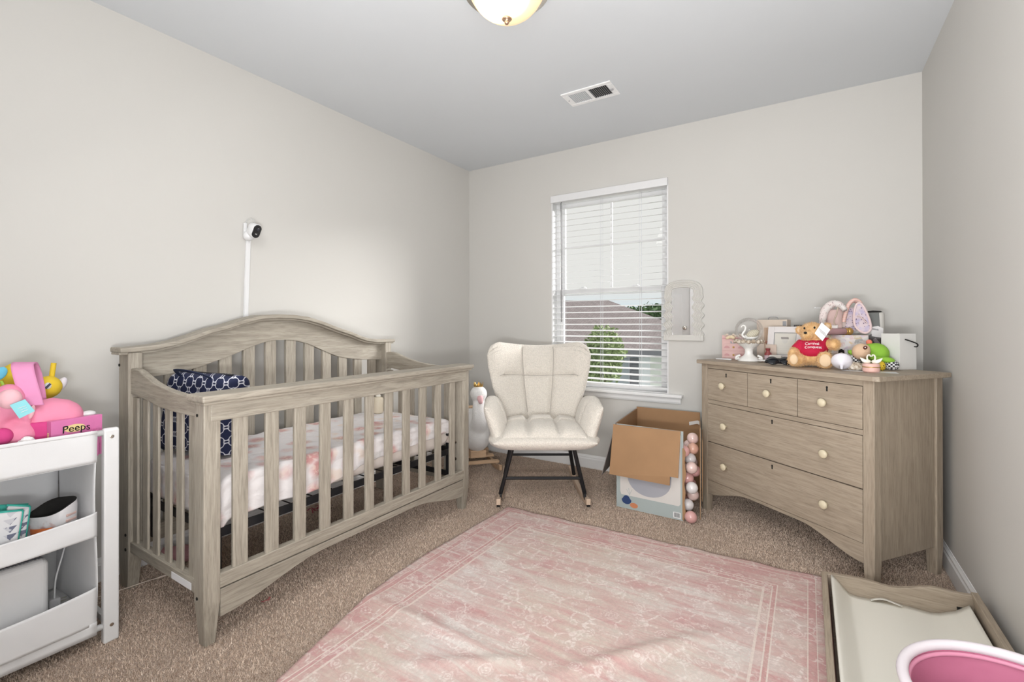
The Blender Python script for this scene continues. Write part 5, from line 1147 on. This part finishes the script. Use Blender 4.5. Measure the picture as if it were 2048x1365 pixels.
# pink bin in the foreground
bi = thing('pink_bin', 'round pink fabric bin with a thick white rim in the near right corner', 'bin', (.325, 1.135, 0))
m_bin = plain('bin_outer', (.70, .64, .72), .6); m_bini = NT('bin_inner', .55, (.46, .145, .235)); m_bini.bump(m_bini.noise(7), .5, .02); m_bini = m_bini.m
B().lathe([(.140, 0), (.145, .01), (.160, .25), (.176, .44)], n=64).obj('outer_wall', m_bin, bi, smooth=False).data.polygons.foreach_set('use_smooth', [True]*0) if False else None
def shell(rin, rout, z0, z1, n=64, k=None):
    b = B(); 
    prof = [(rout[0], z0), (rout[1], z1), (rin[1], z1), (rin[0], z0+.004)]
    vs = [Vector((r*cos(2*PI*i/n), r*sin(2*PI*i/n), z)) for (r, z) in prof for i in range(n)]
    fs = [(j*n+i, j*n+(i+1) % n, (j+1)*n+(i+1) % n, (j+1)*n+i) for j in range(3) for i in range(n)]
    return b.add(vs, fs)
so_ = shell((.1385, .1715), (.142, .176), .0, .440); so_.obj('outer_wall', m_bin, bi, smooth=True)
vs = []; n = 72; rows = [(.1375, .004), (.145, .10), (.152, .20), (.160, .30), (.1660, .38), (.1705, .438)]
for j, (r, z) in enumerate(rows): vs += [Vector(((r-.007*max(0, mnoise.noise(Vector((3*cos(2*PI*i/n), 3*sin(2*PI*i/n), z*6))))*(1 if j < 5 else 0))*cos(2*PI*i/n), (r-.007*max(0, mnoise.noise(Vector((3*cos(2*PI*i/n), 3*sin(2*PI*i/n), z*6))))*(1 if j < 5 else 0))*sin(2*PI*i/n), z)) for i in range(n)]
B().add(vs, [(j*n+i, j*n+(i+1) % n, (j+1)*n+(i+1) % n, (j+1)*n+i) for j in range(5) for i in range(n)]+[tuple(range(n))]).obj('inner_lining', m_bini, bi, smooth=True)
B().tube([(.1755*cos(2*PI*i/64), .1755*sin(2*PI*i/64), .443) for i in range(64)], .0095, 12, closed=True).obj('rim', plain('rim_white', (.62, .57, .60), .6, var=0), bi, smooth=True)
B().tube([(.167*cos(2*PI*i/64), .167*sin(2*PI*i/64), .430) for i in range(64)], .0045, 8, closed=True).obj('inner_seam', plain('bin_seam', (.56, .22, .32), .5, var=0), bi, smooth=True)
for a in (40, 95, 150, 205): B().tube(catmull([(.155*cos(R(a)), .155*sin(R(a)), .36), (.148*cos(R(a+7)), .148*sin(R(a+7)), .24), (.140*cos(R(a+4)), .140*sin(R(a+4)), .12)], 6), lambda t: .006*sin(PI*min(1, max(.05, t)))+.001, 8).obj('lining_fold', m_bini, bi, smooth=True)
B().prism([(0, 0), (-.030, .012), (-.012, -.014)], lambda p, s: Vector((-.168+p[0], -.03+.003*s, .385+p[1]))).obj('bow_tail', m_bini, bi)

# ------------------------------------------------------------------ white canvas organizer (cart) at the left wall
CX, CB = -2.045, -2.475
ct = thing('canvas_organizer', 'white three tier canvas storage organizer with wooden posts beside the crib', 'organizer', (-2.26, .30, 0))
YA, YZ = .655, -.145     # outer ends
def rpost(x0, x1, y0, y1):
    pl = [(x0, 0), (x1, 0), (x1, .732), (x1-.006, .741), (x0+.006, .741), (x0, .732)]
    return B().prism(pl, lambda p, s: Vector((p[0], y0 if s == 0 else y1, p[1])))
for y0, y1 in ((YA-.043, YA), (YZ, YZ+.043)):
    for x0, x1 in ((CX-.028, CX), (CB, CB+.028)):
        p = rpost(x0, x1, y0, y1).obj('post', m_white, ct, w=True, bevel=.005, seg=3)
        if x1 == CX:
            for z in (.712, .060): s_ = B().lathe([(.0055, 0), (.0060, .0015), (.004, .002)], n=12, M=Matrix.Rotation(R(90), 3, 'Y')).obj('screw', m_nickel, p); s_.location = (CX+2.26, (y0+y1)/2-.30, z)
for x in (CX-.016, CB+.014):
    for z in (.726, .058): B().tube([(x, YZ+.04, z), (x, YA-.04, z)], .0105, 14).obj('dowel', m_white, ct, w=True, smooth=True)
for z in (.70, .058):
    for y in (YA-.02, YZ+.02): B().box(CB+.02, CX-.02, y-.008, y+.008, z-.012, z+.012).obj('end_rail', m_white, ct, w=True, bevel=.002)
SY0, SY1 = YZ+.055, .594
def cl_box(f, name, nu=30, nv=10): return B().grid(f, nu, nv).obj(name, m_canvas, ct, w=True, smooth=True, solid=.0022)
cl_box(lambda u, v: (CX-.010-(.405)*u, SY1+.004*sin(v*7+u*4)-.018*sin(PI*v)*0, .075+.655*v), 'side_panel', 20, 30)
cl_box(lambda u, v: (CX-.010-(.405)*u, SY0, .075+.655*v), 'side_panel', 20, 30)
cl_box(lambda u, v: (CB+.022, SY0+(SY1-SY0)*u, .075+.655*v+.0*u), 'back_panel', 20, 30)
for zf, name in ((.628, 'shelf'), (.385, 'shelf'), (.086, 'shelf')):
    cl_box(lambda u, v: (CX-.012-.40*v, SY0+(SY1-SY0)*u, zf-.010*sin(PI*u)*sin(PI*v)), name, 30, 12)
def lip(z0f, z1f, bul):
    def f(u, v):
        y = SY0+(SY1-SY0)*u; s_ = sin(PI*u)**.6 if 0 < u < 1 else 0
        z0, z1 = z0f(u), z1f(u); return (CX-.004+bul*s_*(1-.3*v)+.003*mnoise.noise(Vector((y*8, v*2, z1*5))), y, z0+(z1-z0)*v)
    return f
cl_box(lip(lambda u: .632, lambda u: .738, .004), 'front_lip', 40, 10)
cl_box(lip(lambda u: .380-.006*sin(PI*u), lambda u: .463-.022*sin(PI*u)**.7 if 0 < u < 1 else .463, .020), 'front_lip', 50, 12)
cl_box(lip(lambda u: .082, lambda u: .208-.022*sin(PI*u)**.7 if 0 < u < 1 else .208, .014), 'front_lip', 50, 12)
B().grid(lambda u, v: (CX-.002+.004*sin(PI*u), SY0+(SY1-SY0)*u, .045+.045*v), 30, 3).obj('bottom_hem', m_canvas, ct, w=True, smooth=True, solid=.004)
cl_box(lambda u, v: (CX-.001+.0055*0, SY0+(SY1-SY0)*u, .728+.012*v), 'top_hem', 30, 3)

# heater in the bottom tier
he = thing('air_purifier', 'white rounded air purifier with a top grille in the bottom tier', 'appliance', (-2.27, .35, .084))
B().box(-.125, .125, -.15, .150, 0, .235).obj('housing', m_white, he, bevel=.022, seg=5)
g0 = None
for k in range(26):
    y = -.115+k*.0088
    o = B().box(-.110, .108, -.0022, .0022, 0, .0016, Matrix.Rotation(R(18), 4, 'Z')).obj('grille_slot', m_ink, he) if g0 is None else dup(g0)
    if g0 is None: g0 = o
    o.location = (0, y, .2352)
pc = thing('power_cord', 'white power cord looping down to a two pin plug in the bottom tier', 'cord', (-2.30, .56, .087))
B().tube(catmull([(-2.36, .500, .30), (-2.34, .545, .335), (-2.33, .575, .320), (-2.335, .545, .275), (-2.36, .51, .265)], 8), .0028, 8).obj('cable', m_white, pc, w=True, smooth=True)
B().tube(catmull([(-2.38, .54, .36), (-2.36, .59, .372), (-2.34, .600, .345), (-2.31, .575, .27), (-2.29, .550, .19), (-2.285, .545, .135), (-2.285, .545, .118)], 8), .0028, 8).obj('cable', m_white, pc, w=True, smooth=True)
B().box(-.012, .012, -.020, .012, .0, .032).obj('plug_body', plain('plug_grey_white', (.62, .62, .63), .5, var=0), pc, bevel=.004).location = (.012, -.012, 0)
for z in (.012, .022): B().box(-.003, .003, .0, .018, -.0012, .0012).obj('plug_pin', m_nickel, pc).location = (.012, 0, z)

# middle tier
t = NT('triangle_print', .7); X, Y, Z = t.xyz(); a = t.ma('FRACT', t.ma('MULTIPLY', X, 42)); bz = t.ma('FRACT', t.ma('MULTIPLY', Z, 42))
tri = t.ma('MULTIPLY', t.ma('LESS_THAN', t.ma('ABSOLUTE', t.ma('SUBTRACT', a, .5)), t.ma('MULTIPLY', bz, .42)), t.ma('LESS_THAN', bz, .82))
t.col(t.mix(tri, (.74, .74, .76), t.ramp(t.noise(14), [(.42, (.60, .60, .64)), (.5, (.16, .17, .24)), (.6, (.25, .26, .33))], 'CONSTANT'))); m_tri = t.m
m_teal = plain('teal_trim', (.05, .44, .36), .7)
def pt2(u, v, x): # point on the plane X = x
    d_ = (HM.to_3x3() @ Vector(((u-1024)/936.3, 1, (649.3-v)/936.3))); k = x/d_.x; return Vector((0, 0, 1.1))+d_*k
def pouch(name, lab, corners, x, th, mat, edge=None):
    c = [pt2(u, v, x) for u, v in corners]; base = sum(c, Vector())/len(c); o = thing(name, lab, 'pouch', (base.x, base.y, min(p.z for p in c)), R(32.3)); I = rootmat(o).inverted()
    q = [I @ p for p in c]
    def mid(u, v):
        a_, b_ = (u+1)/2, (v+1)/2; lo = q[0].lerp(q[1], a_); hi = q[3].lerp(q[2], a_); return lo.lerp(hi, b_)
    B().cushion(mid, lambda u, v: th, lambda u, v: th, 24, 24, 8).obj('pouch_body', mat, o, smooth=True)
    if edge:
        B().tube([mid(-1, 1), mid(0, 1.0), mid(1, 1)], .0045, 8).obj('zip_edge', edge, o, smooth=True); B().tube([mid(1, 1), mid(1, -1)], .004, 8).obj('side_trim', edge, o, smooth=True)
    return o
pouch('triangle_pouch', 'grey triangle print pouch with teal trim in front in the middle tier', [(-14, 1098), (34, 1090), (46, 1020), (-14, 1026)], -2.115, .010, m_tri, m_teal)
pouch('triangle_pouch', 'narrow triangle print pouch with teal lining behind the first one', [(18, 1092), (50, 1084), (60, 1012), (14, 1010)], -2.15, .009, m_tri, m_teal)
pouch('teal_pouch', 'plain teal pouch peeking out at the back of the middle tier', [(-30, 1070), (40, 1070), (58, 1006), (-30, 1010)], -2.185, .008, m_teal)
dp = thing('wipes_pack', 'opened diaper pack with a black mouth and orange patch in the middle tier', 'pack', (-2.17, .512, .390), R(32.3))
t = NT('pack_plastic', .3); t.col(t.mix(t.ramp(t.noise(22, detail=4), [(.50, 0), (.60, 1)]), (.66, .64, .65), (.52, .34, .32))).bump(t.noise(15), .6, .01); m_pack = t.m
vs = []; n = 32
rows = [(.058, .034, 0), (.066, .040, .03), (.068, .042, .07), (.066, .040, .092), (.058, .034, .092), (.054, .030, .06), (.050, .028, .02)]
for rx, ry, z in rows: vs += [Vector((rx*math.copysign(abs(cos(2*PI*i/n))**.7, cos(2*PI*i/n)), ry*math.copysign(abs(sin(2*PI*i/n))**.7, sin(2*PI*i/n)), z+(.020*(sin(2*PI*i/n)) if z > .05 else 0)+(.012*cos(2*PI*i/n) if z > .05 else 0))) for i in range(n)]
B().add(vs[:4*n], [(j*n+i, j*n+(i+1) % n, (j+1)*n+(i+1) % n, (j+1)*n+i) for j in range(3) for i in range(n)]+[tuple(range(n))]).obj('pack', m_pack, dp, smooth=True)
B().add(vs[3*n:7*n], [(j*n+i, j*n+(i+1) % n, (j+1)*n+(i+1) % n, (j+1)*n+i) for j in range(3) for i in range(n)]+[tuple(3*n+i for i in range(n))]).obj('black_lining', m_dark, dp, smooth=True)
vs = [Vector((rx*1.02*cos(a), -abs(ry*1.04*sin(a)), z+.006*cos(a))) for (rx, ry, z) in ((.060, .0415, .012), (.066, .0435, .035)) for a in [PI*i/12*.75+.1 for i in range(13)]]
B().add(vs, [(i, i+1, 14+i, 13+i) for i in range(12)]).obj('orange_patch', plain('pack_orange', (.80, .20, .05), .4, var=0), dp, smooth=True)
for k in range(3): B().box(.050, .068, -.020, .016, .028+.018*k, .038+.018*k).obj('folded_edge', plain('pack_peach', (.60, .42, .38), .5, var=0) if k == 0 else bpy.data.materials['pack_peach'], dp, bevel=.003)

# top tier: plush toys and candy box
m_yel = plain('yellow_plush', (.78, .55, .035), .85, bump=.3, bs=150); m_pk1 = plain('pink_plush', (.82, .28, .42), .85, bump=.3, bs=150); m_pk2 = plain('hot_pink_plush', (.62, .055, .23), .85, bump=.3, bs=150); m_pk3 = plain('orchid_felt', (.76, .30, .52), .8, bump=.2, bs=150)
d = 1.70; yp, X_, Z_ = pthing('yellow_plush', 'yellow plush unicorn with white muzzle lying behind the pink basket strap', 'plush toy', 70, 850, d, .640)
kk = d/936.3
def PE(b, u, v, y, ru, ry, rv, M=None): return b.ell((X_(u), y, Z_(v)), (ru*kk*CF, ry*kk, rv*kk), M, 20, 14)
b = PE(PE(PE(PE(B(), 97, 775, -.01, 31, 24, 23), 36, 752, .02, 38, 26, 29), 8, 772, .02, 28, 20, 26), 60, 800, .02, 45, 26, 34); PE(b, 50, 845, .02, 50, 26, 30)
blob('plush_body', m_yel, b, yp, voxel=.008, smooth=6)
B().tube([(X_(104), 0, Z_(757)), (X_(108.5), 0, Z_(727))], .0078, 12).obj('horn', m_yel, yp, smooth=False, bevel=.001)
PE(B(), 126, 772, .02, 11, 8, 14, Rot(20, 'Y')).obj('white_ear', plain('lilac_white', (.74, .70, .76), .8), yp, smooth=True)
eo = PE(B(), 96, 770.5, -.050, 7.5, 3, 6.5).obj('eye', plain('eye_white', (.72, .72, .70), .6, var=0), yp, smooth=True)
B().tube([(X_(91), -.058, Z_(775)), (X_(101), -.058, Z_(766))], .0035, 6).obj('pupil', plain('eye_navy', (.02, .02, .07), .5, var=0), eo)
PE(B(), 3, 742, -.045, 13, 5, 14, Rot(30, 'Y')).obj('blue_scarf', plain('sky_blue_felt', (.15, .55, .75), .8), yp, smooth=True)
B().tube([(X_(6), -.04, Z_(756)), (X_(12), -.045, Z_(768))], .004, 8).obj('green_tail', plain('lime_felt', (.45, .72, .10), .8, var=0), yp)

d = 1.60; kk = d/936.3; pbk, X_, Z_ = pthing('pink_basket', 'pink plush basket with an upright strap handle in the top tier', 'basket', 105, 850, d, .640)
def hbk(a): return (X_(103)+53*kk*cos(a), 40*kk*sin(a))
b = B().tube([(X_(72), 0, Z_(836)), (X_(108), 0, Z_(830)), (X_(132), 0, Z_(834))], lambda t: .064-.008*t, 22).ell((X_(132), 0, Z_(836)), (.048, .054, .056)).ell((X_(76), 0, Z_(838)), (.05, .06, .06))
blob('basket_body', m_pk1, b, pbk, voxel=.006, smooth=5)
B().cushion(lambda u, v: (X_(90)+26*kk*u, -.066+.010*abs(u), Z_(860)+24*kk*v), lambda u, v: .010, lambda u, v: .012, 24, 20, 5).obj('hot_pink_front', m_pk2, pbk, smooth=True)
sp_ = catmull([(X_(a), y, Z_(c)) for a, c, y in ((68, 803, -.060), (62, 782, -.060), (55, 758, -.056), (49, 736, -.044), (48, 725, -.015), (56, 728, .03), (66, 760, .055), (72, 800, .05))], 6); ns = len(sp_)-1
B().grid(lambda u, v: sp_[round(v*ns)]+Vector(((u-.5)*.052, 0, (.5-u)*.003)), 6, ns).obj('strap_handle', m_pk3, pbk, smooth=True, solid=.007)

d = 1.50; kk = d/936.3; pl_, X_, Z_ = pthing('pink_plush', 'pale pink plush animal with a blue paper tag at the left of the top tier', 'plush toy', 30, 850, d, .640)
b = PE(PE(PE(B(), 18, 802, 0, 36, 28, 36), 50, 830, -.0, 16, 12, 22, Rot(-15, 'Y')), 35, 872, .01, 46, 30, 30); PE(b, -10, 830, .01, 30, 26, 40)
blob('plush_body', m_pk1, b, pl_, voxel=.007, smooth=5)
PE(B(), 20, 795, -.030, 26, 18, 20).obj('pale_face', plain('pale_pink_plush', (.86, .50, .55), .85, bump=.3, bs=150), pl_, smooth=True)
PE(B(), 64, 826, -.012, 7, 5, 14, Rot(12, 'Y')).obj('ear', bpy.data.materials['pale_pink_plush'], pl_, smooth=True)
PE(B(), 6, 866, -.036, 22, 14, 16).obj('magenta_patch', m_pk2, pl_, smooth=True)
tp = [(20, 804), (50, 795), (70, 820), (39, 832)]
to = B().prism([(X_(a), Z_(c)) for a, c in tp], lambda p, s: Vector((p[0], -.066-(.0012 if s else 0), p[1]))).obj('blue_tag', plain('tag_blue', (.22, .60, .66), .5, var=0), pl_)
for k in range(3): B().tube([(X_(36+3*k), -.0685, Z_(812+4*k)), (X_(52+2*k), -.0685, Z_(808+4*k))], .0008, 4).obj('tag_print', m_tw, to)
d = 1.50; kk = d/936.3; wp, X_, Z_ = pthing('white_plush', 'small white fluffy toy peeking over the front lip of the top tier', 'plush toy', 55, 872, d, .640)
wp.location = pt2(55, 872, -2.085).xy.to_3d()+Vector((0, 0, .640)); ROOT[wp.name] = Matrix.Translation(wp.location) @ Matrix.Rotation(R(32.29), 4, 'Z')
blob('fluffy_body', m_swan, B().ell((0, -.0, .055), (.028, .018, .056)).ell((-.03, 0, .045), (.025, .018, .045)).ell((.022, 0, .045), (.02, .018, .045)), wp, voxel=.006, smooth=4, amp=.003)

# candy box: front face plane X = -2.10
A0, A1 = pt2(103, 868, -2.088), pt2(205, 862, -2.120); A0.z = A1.z = .642
xd = (A1-A0).normalized(); nd = Vector((-xd.y, xd.x, 0)); wdt = (A1-A0).length
cb3 = thing('candy_box', 'pink marshmallow candy box with black lettering standing behind the front lip', 'box', A0, math.atan2(xd.y, xd.x))
m_cb = plain('candy_pink', (.72, .20, .44), .4, var=.1); hc = pt2(150, 834, -2.13).z-.642
B().box(0, wdt, 0, .024, 0, hc).obj('box_body', m_cb, cb3, bevel=.001)
B().prism([(wdt*.44+.030*cos(a), hc*.77+.013*sin(a)) for a in [2*PI*i/24 for i in range(24)]], lambda p, s: Vector((p[0], -.0005-(.0006 if s else 0), p[1]))).obj('printed_oval', plain('oval_cream', (.80, .62, .30), .5, var=0), cb3)
text('lettering', 'Peeps', m_dark, cb3, .034, frame((wdt*.47, -.0016, hc*.77), (1, 0, -.02), (0, 0, 1)), bend=2)
wpz = [(wdt*.18, hc*.30), (wdt*.18, hc*.56), (wdt*.26, hc*.57), (wdt*.34, hc*.60), (wdt*.44, hc*.58), (wdt*.54, hc*.61), (wdt*.64, hc*.58), (wdt*.80, hc*.60), (wdt*.93, hc*.55), (wdt*.93, hc*.30)]
B().prism(wpz, lambda p, s: Vector((p[0], -.0005-(.0006 if s else 0), p[1]))).obj('printed_window', plain('window_pink', (.80, .34, .32), .4, var=.15), cb3)
B().prism([(x, z+.0) for x, z in wpz], lambda p, s: Vector((wdt*.55+(p[0]-wdt*.55)*1.03, -.0001-(.0003 if s else 0), hc*.45+(p[1]-hc*.45)*1.06))).obj('window_border', plain('border_pale', (.82, .50, .55), .4, var=0), cb3)
text('side_lettering', 'Peeps', bpy.data.materials['oval_cream'], cb3, .014, frame((-.0008, .015, hc*.62), (0, -.02, 1), (0, -1, 0)))
B().ell((wdt*.9, .05, hc+.0), (.022, .02, .012)).obj('white_flap', m_white, cb3, smooth=True)
mbg = thing('magenta_pack', 'small magenta sweets bag hanging between the canvas side and the post', 'bag', (-2.12, .606, .64))
B().cushion(lambda u, v: (.0+.040*u, .0, .052+.046*v), lambda u, v: .006, lambda u, v: .006, 20, 20, 6).obj('sweets_bag', m_cb, mbg, smooth=True)

# ------------------------------------------------------------------ carpet pile tufts
def tufts(n):
    x = rng.uniform(XL+.02, XR-.02, n); y = rng.uniform(.25, YB-.02, n)
    el = np.interp(y, [.2, .839, 1.05, 1.283, 1.45, 1.684, 2.0, 2.339], [-1.20, -1.372, -1.43, -1.496, -1.518, -1.526, -1.52, -1.508])
    k = ~((x > el+.02) & (x < .04) & (y < 2.34+.04*(x+1.5)/1.55-.01)); x = x[k]; y = y[k]; n = len(x)
    a = rng.uniform(0, 2*PI, n); h = rng.uniform(.005, .0105, n); w = rng.uniform(.0011, .0021, n); ln = rng.normal(0, .003, (n, 2))
    v = np.zeros((n, 3, 3)); v[:, 0] = np.stack([x-np.cos(a)*w, y-np.sin(a)*w, 0*x], 1); v[:, 1] = np.stack([x+np.cos(a)*w, y+np.sin(a)*w, 0*x], 1); v[:, 2] = np.stack([x+ln[:, 0], y+ln[:, 1], h], 1)
    me = bpy.data.meshes.new('carpet_pile'); me.vertices.add(3*n); me.loops.add(3*n); me.polygons.add(n)
    me.vertices.foreach_set('co', v.reshape(-1)); me.loops.foreach_set('vertex_index', np.arange(3*n, dtype=np.int32)); me.polygons.foreach_set('loop_start', np.arange(0, 3*n, 3, dtype=np.int32)); me.update()
    t = NT('carpet_fibre', .95); geo = t.n('NewGeometry'); 
    pat = t.noise(2.6, detail=3)
    t.col(t.mix(1, t.ramp(geo.outputs['Random Per Island'], [(0, (.40, .30, .235)), (.45, (.66, .52, .415)), (1, (.84, .70, .59))]), t.ramp(pat, [(.35, .86), (.6, 1.0)]), 'MULTIPLY'))
    me.materials.append(t.m); o = bpy.data.objects.new('carpet_pile', me); COL.objects.link(o); o.parent = floor; tag(o, kind='stuff')
tufts(520000)
